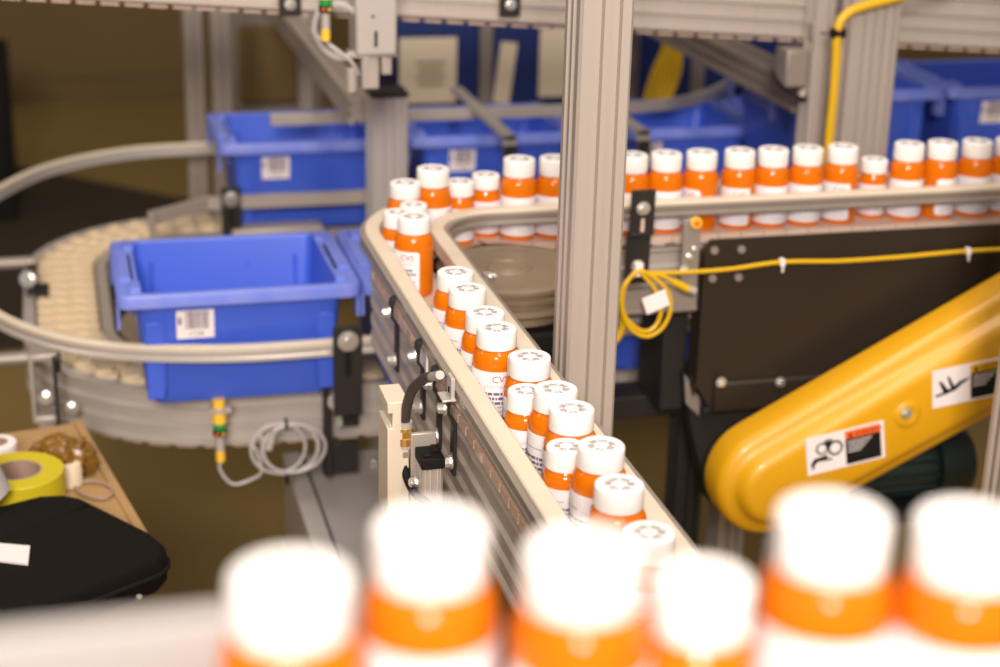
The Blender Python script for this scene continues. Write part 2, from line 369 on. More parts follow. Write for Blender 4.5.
# ================================================================== BOTTLES
def bottle_proto(kind, H, rc, hc, rb, lab_h):
    t = bpy.data.objects.new('pill_bottle', None); COL.objects.link(t); t.empty_display_size = .02; ORG[t.name] = Vector()
    zc = H-hc
    mb = MB(); mb.lathe([(rb*.80, .0005), (rb*.93, 0), (rb*.99, .002), (rb, .005), (rb, zc-.016), (rb*.985, zc-.0115), (rb*.93, zc-.006), (rb*.85, zc-.0025), (rc*.86, zc-.0005), (rc*.84, zc+.004), (rc*.84, zc+.010)], n=40)
    mb.build('bottle_body', M['amber'], t, ang=60)
    mb = MB(); n = 56
    mb.lathe([(rc*.90, zc), (rc*.985, zc+.0003), (rc, zc+.0015), (rc*.995, H-.0025), (rc*.975, H-.0010), (rc*.93, H-.0002), (rc*.88, H), (rc*.70, H-.0001), (rc*.67, H-.0008), (rc*.34, H-.0008), (rc*.30, H-.0002), (.0003, H-.0002)], n=n)
    mb.xf(lambda p: Vector((p.x*(1-.006*(int(round(math.atan2(p.y, p.x)*n/2/PI)) % 2)), p.y*(1-.006*(int(round(math.atan2(p.y, p.x)*n/2/PI)) % 2)), p.z)))
    cp = mb.build('cap', M['white'], t, ang=40)
    mb = MB(); rr = random.Random(3)
    for k in range(30):
        if k % 5 == 4: continue
        a = 2*PI*k/30+.1; ra = rc*.46
        q = Matrix.Rotation(a, 3, 'Z')
        mb.box(q @ Vector((ra, 0, H-.0006)), (rc*(.24+.14*rr.random()), rc*.045, .0006), 0, q)
        if k % 2: mb.box(q @ Vector((ra+rc*.09*rr.choice((-1, 1)), rc*.05, H-.0006)), (rc*.05, rc*.09, .0006), 0, q)
    mb.build('raised_lettering', M['emboss_shade'], cp)
    # wrap-round paper label (centred on local -Y)
    mb = MB(); R = rb+.0004; n = 30; span = math.radians(205); z0, z1 = .007, lab_h; cr_ = .003
    vs = []
    for k in range(n+1):
        a = -PI/2-span/2+span*k/n; e = min(k, n-k)/n*span*R; dz = cr_-math.sqrt(max(0, cr_*cr_-(cr_-min(e, cr_))**2))
        for r_ in (R, R+.00025):
            for z in (z0+dz, z1-dz): vs.append((r_*math.cos(a), r_*math.sin(a), z))
    fs = []
    for k in range(n): fs += [(k*4+2, k*4+6, k*4+7, k*4+3), (k*4, k*4+1, k*4+5, k*4+4), (k*4+1, k*4+3, k*4+7, k*4+5), (k*4, k*4+4, k*4+6, k*4+2)]
    fs += [(0, 2, 3, 1), (n*4, n*4+1, n*4+3, n*4+2)]
    mb.add(vs, fs, 0); lb = mb.build('label', M['label'], t, ang=30)
    # print
    pm = MB(); Hl = z1-z0; rr = random.Random(5); W = span*R
    def bar(x0, x1, za, zb, mi): 
        kk = max(1, int((x1-x0)/.003)); vv = []
        for j in range(kk+1):
            x = x0+(x1-x0)*j/kk; vv += [(x, 0, za), (x, 0, zb)]
        pm.add(vv, [(2*j, 2*j+2, 2*j+3, 2*j+1) for j in range(kk)], mi)
    text_mb(pm, 'CVS', Hl*.19, (W*.22, 0, z1-Hl*.21), (1, 0, 0), (0, 0, 1), 2)
    text_mb(pm, 'pharmacy', Hl*.12, (W*.13, 0, z1-Hl*.33), (1, 0, 0), (0, 0, 1), 1); bar(-W*.36, W*.08, z1-Hl*.28, z1-Hl*.25, 1)
    zz = z1-Hl*.42
    for row in range(6):
        x = -W*.42; hh = Hl*(.055 if row < 3 else .035)
        while x < W*(.42 if row % 2 else .36):
            L = W*(.02+.05*rr.random()); bar(x, x+L, zz-hh, zz, 0 if row < 3 else 1); x += L+W*.012
        zz -= Hl*.095
    pm.xf(lambda p: Vector(((R+.0006)*math.cos(-PI/2+p.x/R), (R+.0006)*math.sin(-PI/2+p.x/R), p.z)))
    pm.build('printed_text', [M['ink'], M['inkg'], M['red']], lb)
    return t, H, rb
PROTO = {'L': bottle_proto('L', .108, .0214, .0230, .0243, .059), 'M': bottle_proto('M', .097, .0200, .0195, .0236, .058), 'N': bottle_proto('N', .084, .0190, .0185, .0197, .050), 'S': bottle_proto('S', .080, .0175, .0190, .0200, .047)}
used = set(); BOT = []
def bottle(kind, x, y, rz, label, group, z=ZB): BOT.append([kind, x, y, rz, label, group, z])
def settle():
    """push touching bottles apart so that no two share space, keeping them between the rails"""
    for it in range(200):
        for i, a in enumerate(BOT):
            for b in BOT[i+1:]:
                if abs(a[6]-b[6]) > .05: continue
                d = math.hypot(a[1]-b[1], a[2]-b[2]); need = PROTO[a[0]][2]+PROTO[b[0]][2]+.0004
                if d < need:
                    wa = 4 if a[0] == 'S' else 1; wb = 4 if b[0] == 'S' else 1
                    ux, uy = (a[1]-b[1])/d, (a[2]-b[2])/d; m = (need-d)*.5
                    a[1] += ux*m*wa/(wa+wb)*2; a[2] += uy*m*wa/(wa+wb)*2; b[1] -= ux*m*wb/(wa+wb)*2; b[2] -= uy*m*wb/(wa+wb)*2
        for a in BOT:
            r = PROTO[a[0]][2]
            if a[6] > 1: continue
            if a[1] < .53 and a[2] < 1.98: a[1] = min(max(a[1], .411-.0303+r), .411+.0320-r+.0005)
            elif a[1] < .56:
                dx, dy = a[1]-WC[0], a[2]-WC[1]; dd = math.hypot(dx, dy); nd = min(max(dd, .102+r), .1645-r+.0005); a[1] = WC[0]+dx/dd*nd; a[2] = WC[1]+dy/dd*nd
            else: a[2] = min(max(a[2], LY-.0320+r), LY+.0290-r+.0005)
    for kind, x, y, rz, label, group, z in BOT:
        pr = PROTO[kind][0]
        if kind in used: o = copy_tree(pr)
        else: used.add(kind); o = pr
        o.location = (x, y, z); o.rotation_euler = (0, 0, rz); tag(o, label, 'bottle', group)
GL = 'pill bottles moving down the near lane'; GF = 'pill bottles in the far row'; GN = 'blurred pill bottles in the foreground row'; GC = 'pill bottles rounding the bend'
def cap_at(px, py, kind, z=ZB): p = at(px, py, Z=z+PROTO[kind][1]); return p.x, p.y
lane = [
    (415.5, 217, 'M', -1.7, 'nearest tall orange bottle at the bend with its full side showing', GC),
    (457, 272.5, 'M', -.9, 'first white capped bottle of the group in the middle of the lane, furthest from camera', GL),
    (467.5, 289, 'M', -.9, 'second bottle of the middle lane group, overlapping the furthest one', GL),
    (498.5, 331, 'M', -1.2, 'bottle in sharp focus with lettered cap and the red and purple printed label', GL),
    (531, 361, 'M', -.6, 'white capped bottle directly in front of the sharpest lettered cap', GL),
    (555.5, 391, 'M', -1.0, 'bottle with lettered cap on the right side just before the post foot', GL),
    (572.5, 412, 'M', -1.1, 'bottle whose label edge shows, by the right rail below the post', GL),
    (600.5, 447, 'M', -1.4, 'right hand bottle of the side by side pair near the lane end', GL),
    (621, 487, 'M', -.7, 'last clearly seen bottle of the lane above the blurred caps', GL),
    (651, 535, 'M', -.7, 'hazy bottle at the lane end half hidden behind foreground caps', GL)]
for px, py, k, rz, lab, g in lane:
    py -= 4 if py > 300 else 1.5; px -= 1.5
    x, y = cap_at(px, py, k); bottle(k, x, y, rz, lab, g)
for px, py, k, rz, lab, g in [
    (481, 316, 'M', -.8, 'bottle just behind the sharpest lettered cap in the lane', GL),
    (526, 391, 'S', -.9, 'short bottle squeezed against the left rail beside a lettered cap', GL),
    (560, 449, 'S', -.6, 'short left hand bottle of the side by side pair near the lane end', GL),
    (519, 358, 'S', -.6, 'short bottle nearly hidden behind the cap in front of the sharpest one', GL),
    (397.5, 206, 'S', -.8, 'short bottle against the outer rail at the bend', GC),
    (416, 205, 'S', -.8, 'short bottle hidden behind the nearest tall bottle of the bend', GC),
    (409, 181, 'M', -.3, 'leftmost bottle at the back of the bend beside the grey post', GC),
    (428, 169, 'L', -.3, 'tall bottle at the top of the bend, cap level with the blue tote', GC),
    (458, 181, 'N', -.1, 'first of two shorter bottles after the bend, left of its twin', GF),
    (486, 173, 'N', .1, 'second of two shorter bottles after the bend, left of the tall ones', GF)]:
    if py > 300: py -= 4
    x, y = cap_at(px, py, k); bottle(k, x, y, rz, lab, g)
fr = [(520.5, 'L', 0, 'tall bottle fully seen left of the main post, second from it'), (553.5, 'L', .1, 'tall bottle touching the left edge of the main post'), (596, 'L', .1, 'tall bottle hidden behind the main post'),
      (635, 'L', .1, 'tall bottle just right of the main post behind the black bracket'), (668, 'L', .15, 'far row bottle right of the black bracket'),
      (704, 'L', -2.1, 'far row bottle with bare amber side above the round sensor eye'), (740, 'L', -1.4, 'far row bottle just right of the one above the round sensor eye'),
      (775, 'L', 0, 'far row bottle second to the left of the yellow drop cable'), (808.5, 'L', .05, 'far row bottle just left of the yellow drop cable'),
      (845.5, 'L', -1.6, 'far row bottle just right of the yellow drop cable'), (875, 'M', -.2, 'shorter lower capped bottle in the far row'),
      (908.5, 'L', .1, 'far row bottle right after the shorter one'), (943.5, 'L', 1.2, 'far row bottle with half amber front near the right edge'), (978, 'L', .15, 'far row bottle nearest the right edge with its cap whole'),
      (1013, 'L', .1, 'far row bottle cut by the right picture edge')]
ys = [158, 157.5, 157, 156.5, 155, 153.5, 150.5, 150, 148, 147.5, 157.5, 143, 142.5, 141, 140.5]
xs = []
for (px, k, rz, lab), py in zip(fr, ys):
    px += 1.5 if px > 600 and px != 875 else 0
    x, y = cap_at(px, py, k); xs.append((x, y)); 
    if px == 875: q = at(px, py, Y=2.14); x, y, k = q.x, q.y, 'N'
    bottle(k, x, y, rz, lab, GF)
# foreground row on the raised conveyor
ZF = 1.205
for px, py, k, rz, lab in [(290, 573, 'M', .2, 'leftmost blurred foreground bottle, lowest on the left'), (431, 523, 'M', .1, 'second blurred foreground bottle, tallest looking on the left'),
                           (584, 547, 'M', .2, 'third blurred foreground bottle in front of the lane end'), (835, 512, 'M', .1, 'fifth blurred foreground bottle below the yellow guard'), (972, 520, 'M', .1, 'blurred foreground bottle cut by the right picture edge')]:
    x, y = cap_at(px, py, k, ZF); bottle(k, x, y, rz, lab, GN, ZF)
x, y = cap_at(705, 556, 'S', ZF+.008); bottle('S', x, y, .1, 'smaller fourth blurred foreground bottle, lower than its neighbours', GN, ZF)
settle()
# tablets inside some of the bottles (nobody could count them)
def tablets(px, py, k, h, lab):
    x, y = cap_at(px, py, k); x, y = min((math.hypot(b[1]-x, b[2]-y), b[1], b[2]) for b in BOT if b[6] < 1)[1:]
    r = PROTO[k][2]-.0025; mb = MB(); rr = random.Random(int(px))
    for i in range(70):
        a = rr.random()*2*PI; q = math.sqrt(rr.random())*(r-.0045); z = .004+rr.random()*h
        c = Vector((x+q*math.cos(a), y+q*math.sin(a), ZB+z)); e = Matrix.Rotation(rr.random()*3, 3, 'X') @ Matrix.Rotation(rr.random()*3, 3, 'Y')
        mb.lathe([(.001, -.0018), (.0034, -.0015), (.0042, 0), (.0034, .0015), (.001, .0018)], c, 8, 0, e)
    tag(mb.build('tablets', M['pill'], org=(x, y, ZB)), lab, 'tablets', kind='stuff')
tablets(415.5, 217, 'M', .035, 'brown tablets heaped inside the tall bottle at the bend')
tablets(740, 151, 'L', .016, 'tablets inside the far row bottle just right of the one above the sensor eye')
tablets(845.5, 148, 'L', .022, 'tablets inside the far row bottle just right of the yellow drop cable')
tablets(943.5, 142.5, 'L', .024, 'tablets inside the half amber far row bottle near the right edge')
tablets(499, 331, 'M', .03, 'tablets inside the sharpest bottle of the lane')

# ================================================================== FOREGROUND CONVEYOR
fc = thing('raised_conveyor', 'blurred raised conveyor in the foreground with a pale guide rail', 'conveyor', (0, .485, 0))
mb = MB()
for p, t in walk([Vector((-.5, .485, ZF)), Vector((.62, .485, ZF))], .0333):
    mb.prism([(-.0155, -.041), (.0135, -.041), (.0165, -.02), (.0135, 0), (.0165, .02), (.0135, .041), (-.0155, .041), (-.0125, .02), (-.0155, 0), (-.0125, -.02)], p-Vector((0, 0, .006)), t, (0, 1, 0), (0, 0, .006))
mb.build('slat_chain', M['link'], fc)
for y, pr in ((.543, flip(rib_prof(.012, .085))), (.427, rib_prof(.012, .085))):
    mb = MB(); mb.sweep([(-.5, y, ZF-.012), (.62, y, ZF-.012)], pr); mb.build('side_beam', M['alu'], fc)
mb = MB(); mb.sweep([(-.5, .530, 1.262), (.12, .530, 1.262)], [(x, y*1.5) for x, y in railp]); mb.build('guide_rail', M['fgrail'], fc)
mb = MB(); mb.sweep([(-.5, .439, 1.225), (.62, .439, 1.225)], railp); mb.build('guide_rail', M['rail'], fc)
for x in (-.3, .56):
    mb = MB(); mb.prism(extr(.045, .045), (x, .485, 0), (1, 0, 0), (0, 1, 0), (0, 0, 1.11)); mb.b2((x-.02, .42, 1.08), (x+.02, .55, 1.112)); mb.build('leg', M['alu'], fc)
    

# ================================================================== TOTE CONVEYOR
ZT = .615
TN, TF, TR, TC = 2.434, 3.26, .25, .244     # near run, far run, corner radius, corner centre x
def tote_path(off, z, xn=1.10, xf=1.9):
    r = TR+off
    return [Vector((xn, TN-off, z)), Vector((.7, TN-off, z)), Vector((.45, TN-off, z))]+arc(TC, TN+TR, r, 270, 180, z, 14)+arc(TC, TF-TR, r, 180, 90, z, 14)+[Vector((.45, TF+off, z)), Vector((1.2, TF+off, z)), Vector((xf, TF+off, z))]
tc = thing('tote_conveyor', 'looped tote conveyor with thick cream chain, curved ribbed beam and pale outer rail', 'conveyor', (.25, 2.8, 0))
def chain_mb(path, z=0):
    mb = MB()
    for p, t in walk(path, .043):
        s = t.cross(Vector((0, 0, 1))); hw = .046
        pts = [(-.019, -hw), (-.006, -hw-.005), (.009, -hw), (.001, -.032), (.015, -.016), (.001, 0), (.015, .016), (.001, .032), (.009, hw), (-.006, hw+.005), (-.019, hw), (-.029, .032), (-.015, .016), (-.029, 0), (-.015, -.016), (-.029, -.032)]
        mb.prism(pts, p-Vector((0, 0, .014)), t, s, (0, 0, .009))
        mb.prism([(x*.62+.002, y*.94) for x, y in pts], p-Vector((0, 0, .005)), t, s, (0, 0, .005))
        mb.box(p-Vector((0, 0, .022)), (.030, .030, .018), 0, Matrix((t, s, Vector((0, 0, 1)))).transposed())
    return mb
chain_mb(tote_path(0, ZT-.004)).build('link_chain', M['chain'], tc, ang=40)
mb = MB()
for p, t in walk(tote_path(.037, ZT-.100), .040):
    s = t.cross(Vector((0, 0, 1))); mb.box(p, (.030, .042, .010), 0, Matrix((t, s, Vector((0, 0, 1)))).transposed())
mb.build('return_chain', M['plate'], tc)
bp = rib_prof(.014, .086, 3, .005)
mb = MB(); mb.sweep(tote_path(.060, ZT-.012), flip(bp)); mb.build('side_beam', M['alul'], tc, ang=30)
mb = MB(); mb.sweep(tote_path(-.060, ZT-.012), bp); mb.build('side_beam', M['alu'], tc, ang=30)
RZT = .702
outer = smooth([(1.1, 2.266, RZT), (.6, 2.266, RZT), (.41, 2.264, RZT), (.22, 2.264, RZT), (.061, 2.303, RZT), (-.043, 2.379, RZT), (-.122, 2.507, RZT), (-.168, 2.684, RZT), (-.180, 2.843, RZT), (-.165, 3.026, RZT), (-.122, 3.172, RZT), (-.024, 3.343, RZT), (.122, 3.446, RZT), (.293, 3.471, RZT), (.6, 3.471, RZT), (1.9, 3.471, RZT)], 7)
tr_ = [(-.006, .010), (.005, .010), (.006, .008), (.006, .003), (.004, .001), (.004, -.003), (.006, -.005), (.006, -.010), (-.006, -.010)]
mb = MB(); mb.sweep(outer, flip(tr_)); gr = mb.build('guide_rail', M['alul'], tc, ang=30)
mb = MB(); mb.sweep([p+Vector((0, 0, .011)) for p in outer], [(-.007, -.003), (-.007, .0015), (-.005, .003), (.005, .003), (.007, .0015), (.007, -.003)]); mb.build('cream_wear_strip', M['rail'], gr, ang=30)
a = [(1.9, 3.077, .696), (.36, 3.077, .696), (.256, 3.077, .696), (.149, 2.995, .696), (.144, 2.78, .696), (.244, 2.60, .696), (1.1, 2.60, .696)]
mb = MB(); mb.sweep(a, [(-.006, .012), (.006, .012), (.006, .004), (.0025, .001), (.0025, -.003), (.006, -.005), (.006, -.012), (-.006, -.012)]); mb.build('guide_rail', M['alu'], tc, ang=30)
mb = MB(); mb.b2((.299, 3.05, .633), (.470, 3.10, .648)); mb.build('inner_cover_strip', M['alu'], tc, .003)
for c in ((TC, TN+TR), (TC, TF-TR)):
    mb = MB(); mb.lathe([(.036, -.085), (.146, -.085), (.152, -.06), (.128, -.055), (.128, -.036), (.165, -.032), (.170, -.017), (.170, -.007), (.163, -.002), (.073, -.002), (.067, .004), (.002, .004)], (c[0], c[1], ZT-.005), 48); o = mb.build('corner_wheel', M['wheel'], tc); o['label'] = 'dark corner disk inside the chain'
mb = MB(); mb.b2((.17, 2.78, .51), (.366, 2.915, .59)); mb.build('cross_brace', M['black'], tc, .003)
b = MB(); bolt_mb(b, (.11, 2.818, .608), (0, 0, 1), .010, .010); bolt_mb(b, (.146, 2.77, .572), (0, 0, 1), .011, .012); b.build('bolt', M['bolt'], tc)
def slot_bracket(x, y, z1, z0, w=.042, d=-1, par=tc):
    mb = MB(); mb.b2((x-w/2, y, z0), (x+w/2, y+.006, z1)); o = mb.build('rail_bracket', M['black'], par, .0015)
    b = MB(); bolt_mb(b, (x, y, z1-.022), (0, -1, 0), .0105, .007); b.build('bolt', M['bolt'], o)
    b = MB(); b.b2((x-.0045, y-.0008, z1-.076), (x+.0045, y, z1-.037)); b.build('slot', M['blackm'], o)
    return o
q = at(348, 343, Y=2.243); slot_bracket(q.x, 2.243, q.z+.025, q.z-.112)
q = at(325, 400, Y=2.32); q2 = at(352, 400, Y=2.32)
mb = MB(); mb.b2((q.x, 2.325, .47), (q.x+.012, 2.35, .62)); mb.b2((q2.x-.018, 2.325, .55), (q2.x+.012, 2.35, .60)); mb.b2((q.x-.002, 2.335, .47), (q2.x+.012, 2.35, .52)); o = mb.build('beam_support_bracket', M['black'], tc, .002)
b = MB(); q = at(337, 401, Y=2.30); b.cyl(q+Vector((0, .02, .01)), q+Vector((0, -.02, -.012)), .007, 12); bolt_mb(b, q, (0, -1, 0), .010, .007); b.cyl(q, q+Vector((.002, -.01, -.036)), .006, 10); b.build('bolt', M['bolt'], o)
q = at(231, 197, Y=3.062); slot_bracket(q.x, 3.062, q.z+.018, q.z-.078, .037)
q = at(45, 378, Y=2.43); QX = q.x
mb = MB(); mb.b2((QX-.020, 2.42, .650), (QX+.020, 2.47, .662)); mb.b2((QX-.020, 2.42, .552), (QX+.020, 2.47, .564)); mb.b2((QX-.022, 2.42, .552), (QX-.015, 2.47, .662)); mb.build('rod_bracket', M['alu'], tc, .003)
mb = MB(); mb.b2((QX+.012, 2.41, .52), (QX+.018, 2.43, .66)); mb.b2((QX+.014, 2.425, .63), (QX+.024, 2.44, .66)); o = mb.build('rod_clamp', M['black'], tc, .002)
b = MB(); bolt_mb(b, (QX+.0, 2.418, .595), (0, -1, 0), .0075, .010); bolt_mb(b, (QX+.035, 2.418, .575), (0, -1, 0), .0075, .007); b.build('bolt', M['bolt'], o)
for (x, y, z) in ((-.047, 2.497, .63), (-.057, 2.98, .63)):
    mb = MB(); mb.cyl((x-.6, y, z), (x, y, z), .011, 14); mb.build('support_rod', M['alud'], tc)
mb = MB(); mb.b2((-.072, 2.87, .575), (-.056, 2.99, .63)); mb.b2((-.056, 2.845, .53), (-.035, 2.905, .615)); o = mb.build('rod_bracket', M['black'], tc, .002)
b = MB(); q = at(28, 279, Z=.64); bolt_mb(b, q, (-.3, -1, .3), .010, .007); b.build('bolt', M['bolt'], o)
a_ = at(40, 402, Y=2.60); b_ = at(40, 430, Y=2.60)
mb = MB(); mb.sweep([(a_.x, 2.63, a_.z), (.10, 2.63, a_.z)], flip(rib_prof(.05, a_.z-b_.z, 2))); mb.b2((a_.x-.004, 2.60, b_.z-.01), (a_.x, 2.66, a_.z+.003)); mb.build('cross_profile', M['alul'], tc)
for x, y in ((.60, 2.434), (1.06, 2.434), (.62, 3.26), (1.7, 3.26)):
    mb = MB(); mb.prism(extr(.05, .05), (x, y, 0), (1, 0, 0), (0, 1, 0), (0, 0, .46)); mb.b2((x-.05, y-.03, .455), (x+.05, y+.03, .485)); mb.build('leg', M['alu'], tc)

# ================================================================== TOTES
def rrect(w, d, r, z, n=4):
    pts = []
    for cx, cy, a0 in ((w/2-r, d/2-r, 0), (-w/2+r, d/2-r, 90), (-w/2+r, -d/2+r, 180), (w/2-r, -d/2+r, 270)):
        for k in range(n+1): a = math.radians(a0+90*k/n); pts.append(Vector((cx+r*math.cos(a), cy+r*math.sin(a), z)))
    return pts
TS = 1.22        # the tote is 34 cm long
def tote_proto():
    t = bpy.data.objects.new('storage_tote', None); COL.objects.link(t); t.empty_display_size = .02; ORG[t.name] = Vector()
    H = .145; mb = MB(); loops = [rrect(.19, .15, .012, 0), rrect(.205, .165, .015, .001), rrect(.222, .178, .015, .020), rrect(.236, .198, .015, H-.022)]
    inn = [rrect(.228, .200, .012, H), rrect(.226, .198, .012, H-.004), rrect(.205, .160, .012, .008), rrect(.19, .15, .01, .005)]
    L = loops+[rrect(.236, .204, .012, H-.002)]+inn; n = len(L[0]); vs = [p for l in L for p in l]
    fs = [(k*n+i, k*n+(i+1) % n, (k+1)*n+(i+1) % n, (k+1)*n+i) for k in range(len(L)-1) for i in range(n)]
    fs += [tuple(range(n-1, -1, -1)), tuple((len(L)-1)*n+i for i in range(n))]
    mb.add(vs, fs)
    for sx in (-.090, .090): mb.box((sx, -.0945, .072), (.004, .010, .100)); mb.box((sx, .0945, .072), (.004, .010, .100))
    for sx in (-1, 1): mb.box((sx*.1, -.093, .060), (.020, .012, .095))
    mb.box((.03, .097, .075), (.003, .006, .08))
    mb.build('tote_shell', M['blue'], t, .0015, ang=40)
    # rim: side flanges narrow, end flanges wide with hand grip recess
    rim = MB(); o = rrect(.278, .222, .014, H); o2 = rrect(.280, .224, .014, H-.003); o3 = rrect(.280, .224, .014, H-.016); i3 = rrect(.274, .218, .012, H-.016); i2 = rrect(.236, .206, .012, H-.006); i1 = rrect(.226, .204, .012, H-.001); i0 = rrect(.228, .205, .012, H)
    L = [i0, o, o2, o3, i3, i2, i1]; n = len(o); vs = [p for l in L for p in l]
    rim.add(vs, [(k*n+i, k*n+(i+1) % n, ((k+1) % len(L))*n+(i+1) % n, ((k+1) % len(L))*n+i) for k in range(len(L)) for i in range(n)])
    for s in (-1, 1):
        rim.box((s*.128, 0, H+.002), (.014, .11, .004)); rim.box((s*.118, .082, H+.002), (.012, .03, .005)); rim.box((s*.118, -.082, H+.002), (.012, .03, .005))
        rim.box((s*.120, 0, H-.022), (.005, .10, .044)); rim.box((s*.1385, -.085, H-.028), (.004, .018, .036)); rim.box((s*.1385, .085, H-.028), (.004, .018, .036))
    rim.build('rim', M['bluerim'], t, .0015)
    lb = MB(); x0, z0 = -.0740, .0855; w_, h_ = .043, .0355
    def fy(z): return -.0895-(z-.02)*.097*1.0-.0012
    lb.prism([(0, 0), (w_, 0), (w_, h_), (0, h_)], (x0, fy(z0)+.0005, z0), (1, 0, 0), (0, -.095, 1), (0, -.0007, 0), 0)
    l = lb.build('barcode_label', M['paper'], t)
    q = MB(); rr = random.Random(2); x = .010
    while x < w_-.006:
        wd = rr.choice((.0005, .0008, .0012)); q.prism([(x, .012), (x+wd, .012), (x+wd, h_-.001), (x, h_-.001)], (x0, fy(z0)-.0003, z0), (1, 0, 0), (0, -.095, 1), (0, -.0002, 0)); x += wd+rr.choice((.0005, .0009))
    q.prism([(.002, .018), (.0055, .018), (.0055, .027), (.002, .027)], (x0, fy(z0)-.0003, z0), (1, 0, 0), (0, -.095, 1), (0, -.0002, 0))
    text_mb(q, '1134', .009, (x0+.013, fy(z0)-.0009, z0+.003), (1, 0, 0), (0, -.095, 1)); q.build('barcode', M['ink'], l)
    for o in [t]+list(t.children_recursive):
        if o.type == 'MESH':
            for v in o.data.vertices: v.co *= TS
    return t
TP = tote_proto(); first = True
GT = 'blue storage totes on the conveyors'
def tote(x, y, z, lab, rz=0):
    global first
    o = TP if first else copy_tree(TP); first = False
    o.location = (x, y, z); o.rotation_euler = (0, 0, rz); tag(o, lab, 'tote', GT); return o
tote(.232, 2.406, ZT+.002, 'large clear blue tote nearest the camera with white barcode label on its front')
tote(.577, 2.406, ZT+.002, 'blue tote to the right of the nearest tote, mostly behind the bottle rail')
tote(.922, 2.406, ZT+.002, 'dim navy blue tote low behind the hanging yellow coil')
tote(.456, 3.255, ZT+.002, 'blue tote behind the nearest one at the left end of the back run')
tote(.819, 3.255, ZT+.002, 'blue tote on the back run between the short capped post and the main post')
tote(1.202, 3.255, ZT+.002, 'blue tote on the back run just right of the main post')
tote(1.548, 3.255, ZT+.002, 'blue tote on the back run half hidden behind the receding beam')
UZ = .735
e0 = at(950, 89, Z=UZ+.179); UY = e0.y+.136
uc = thing('rear_tote_conveyor', 'rear conveyor under the dim blue totes at the right', 'conveyor', (2.0, UY, 0))
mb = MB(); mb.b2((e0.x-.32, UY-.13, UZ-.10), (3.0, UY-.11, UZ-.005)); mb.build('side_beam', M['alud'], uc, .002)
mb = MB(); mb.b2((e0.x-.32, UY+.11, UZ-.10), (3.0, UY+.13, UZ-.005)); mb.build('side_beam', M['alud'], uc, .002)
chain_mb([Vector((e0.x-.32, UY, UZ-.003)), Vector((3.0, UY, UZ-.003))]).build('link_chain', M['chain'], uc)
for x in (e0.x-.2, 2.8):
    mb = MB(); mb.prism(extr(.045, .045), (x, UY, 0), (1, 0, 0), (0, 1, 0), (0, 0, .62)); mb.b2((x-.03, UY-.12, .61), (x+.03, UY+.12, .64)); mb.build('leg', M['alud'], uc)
tote(e0.x+.171, UY, UZ+.002, 'dim blue tote with barcode at the upper right edge of the picture')
tote(e0.x-.177, UY, UZ+.002, 'dim blue tote right of the twin post beside the one with barcode')

# upper rail over the back run with its arms
ov = thing('upper_guide_rail', 'thin grey rail running above the totes of the back run', 'rail', (.85, 3.17, .83))
pth = smooth([(.388, 3.17, .828), (.61, 3.17, .828), (.98, 3.17, .828), (1.13, 3.176, .828), (1.28, 3.24, .828), (1.44, 3.42, .828)], 8)
mb = MB(); mb.sweep(pth, [(-.006, .011), (.006, .011), (.006, -.011), (-.006, -.011)]); mb.build('rail_bar', M['alu'], ov, .001)
for x in (.786, 1.041):
    mb = MB(); mb.b2((x-.012, 2.895, .838), (x+.012, 3.33, .847)); mb.b2((x-.012, 2.895, .58), (x+.012, 2.902, .847)); mb.b2((x-.012, 3.16, .82), (x+.012, 3.18, .84)); o = mb.build('arm', M['alu'], ov, .001)
    mb = MB(); mb.b2((x-.0125, 2.893, .58), (x+.0125, 2.895, .83)); tag(mb.build('arm_face', M['black'], o), 'dark front of the arm')

# ================================================================== POSTS AND BEAMS
post('main_post', 'tall grooved aluminium post standing in the centre of the picture', 'post', .523, 1.605, 0, 1.9, .055, .055)
post('short_post', 'short aluminium post with a dark end cap left of the bottle bend', 'post', .533, 2.76, 0, .960, .062, .062, m=M['alul'], cap=True, nx=3)
post('twin_post', 'wide aluminium double post behind the yellow drop cable', 'post', 1.232, 2.42, 0, 1.6, .082, .045, nx=4, ny=1)
post('edge_post', 'blurred grey post at the right picture edge before the yellow guard', 'post', 1.105, 1.68, 0, 1.3, .05, .05)
post('slim_post', 'slim grey post left of the yellow drop cable, beside the double post', 'post', 1.172, 2.475, 0, 1.6, .032, .045, nx=1)
for k, (px, sx) in enumerate(((195, .040), (222, .042))):
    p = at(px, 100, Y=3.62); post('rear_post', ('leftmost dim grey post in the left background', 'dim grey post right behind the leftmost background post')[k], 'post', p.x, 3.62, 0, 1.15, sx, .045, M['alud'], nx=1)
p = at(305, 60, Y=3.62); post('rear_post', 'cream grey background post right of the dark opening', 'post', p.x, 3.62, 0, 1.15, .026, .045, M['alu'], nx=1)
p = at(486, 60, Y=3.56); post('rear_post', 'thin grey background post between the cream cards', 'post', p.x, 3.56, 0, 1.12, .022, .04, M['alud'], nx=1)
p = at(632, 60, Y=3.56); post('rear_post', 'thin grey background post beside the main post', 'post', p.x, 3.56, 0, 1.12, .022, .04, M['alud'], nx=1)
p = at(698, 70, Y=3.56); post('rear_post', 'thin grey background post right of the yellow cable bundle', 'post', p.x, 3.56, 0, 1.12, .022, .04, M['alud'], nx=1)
def hbeam(name, lab, a, b, w_, h_, m, n=2):
    t = thing(name, lab, 'beam', a); mb = MB(); mb.sweep([a, b], extr(w_, h_, nx=n, ny=n)); mb.build('extrusion', m, t, ang=25); return t
hbeam('receding_beam', 'grooved beam running back from the short capped post', (.497, 2.80, .925), (.497, 4.3, .925), .045, .05, M['alu'])
pa = at(800, 125, Z=1.0); hbeam('receding_beam', 'grooved beam running back behind the right end of the bottle row', (1.19, 2.53, .985), (1.19, 3.9, .985), .055, .055, M['alud'])

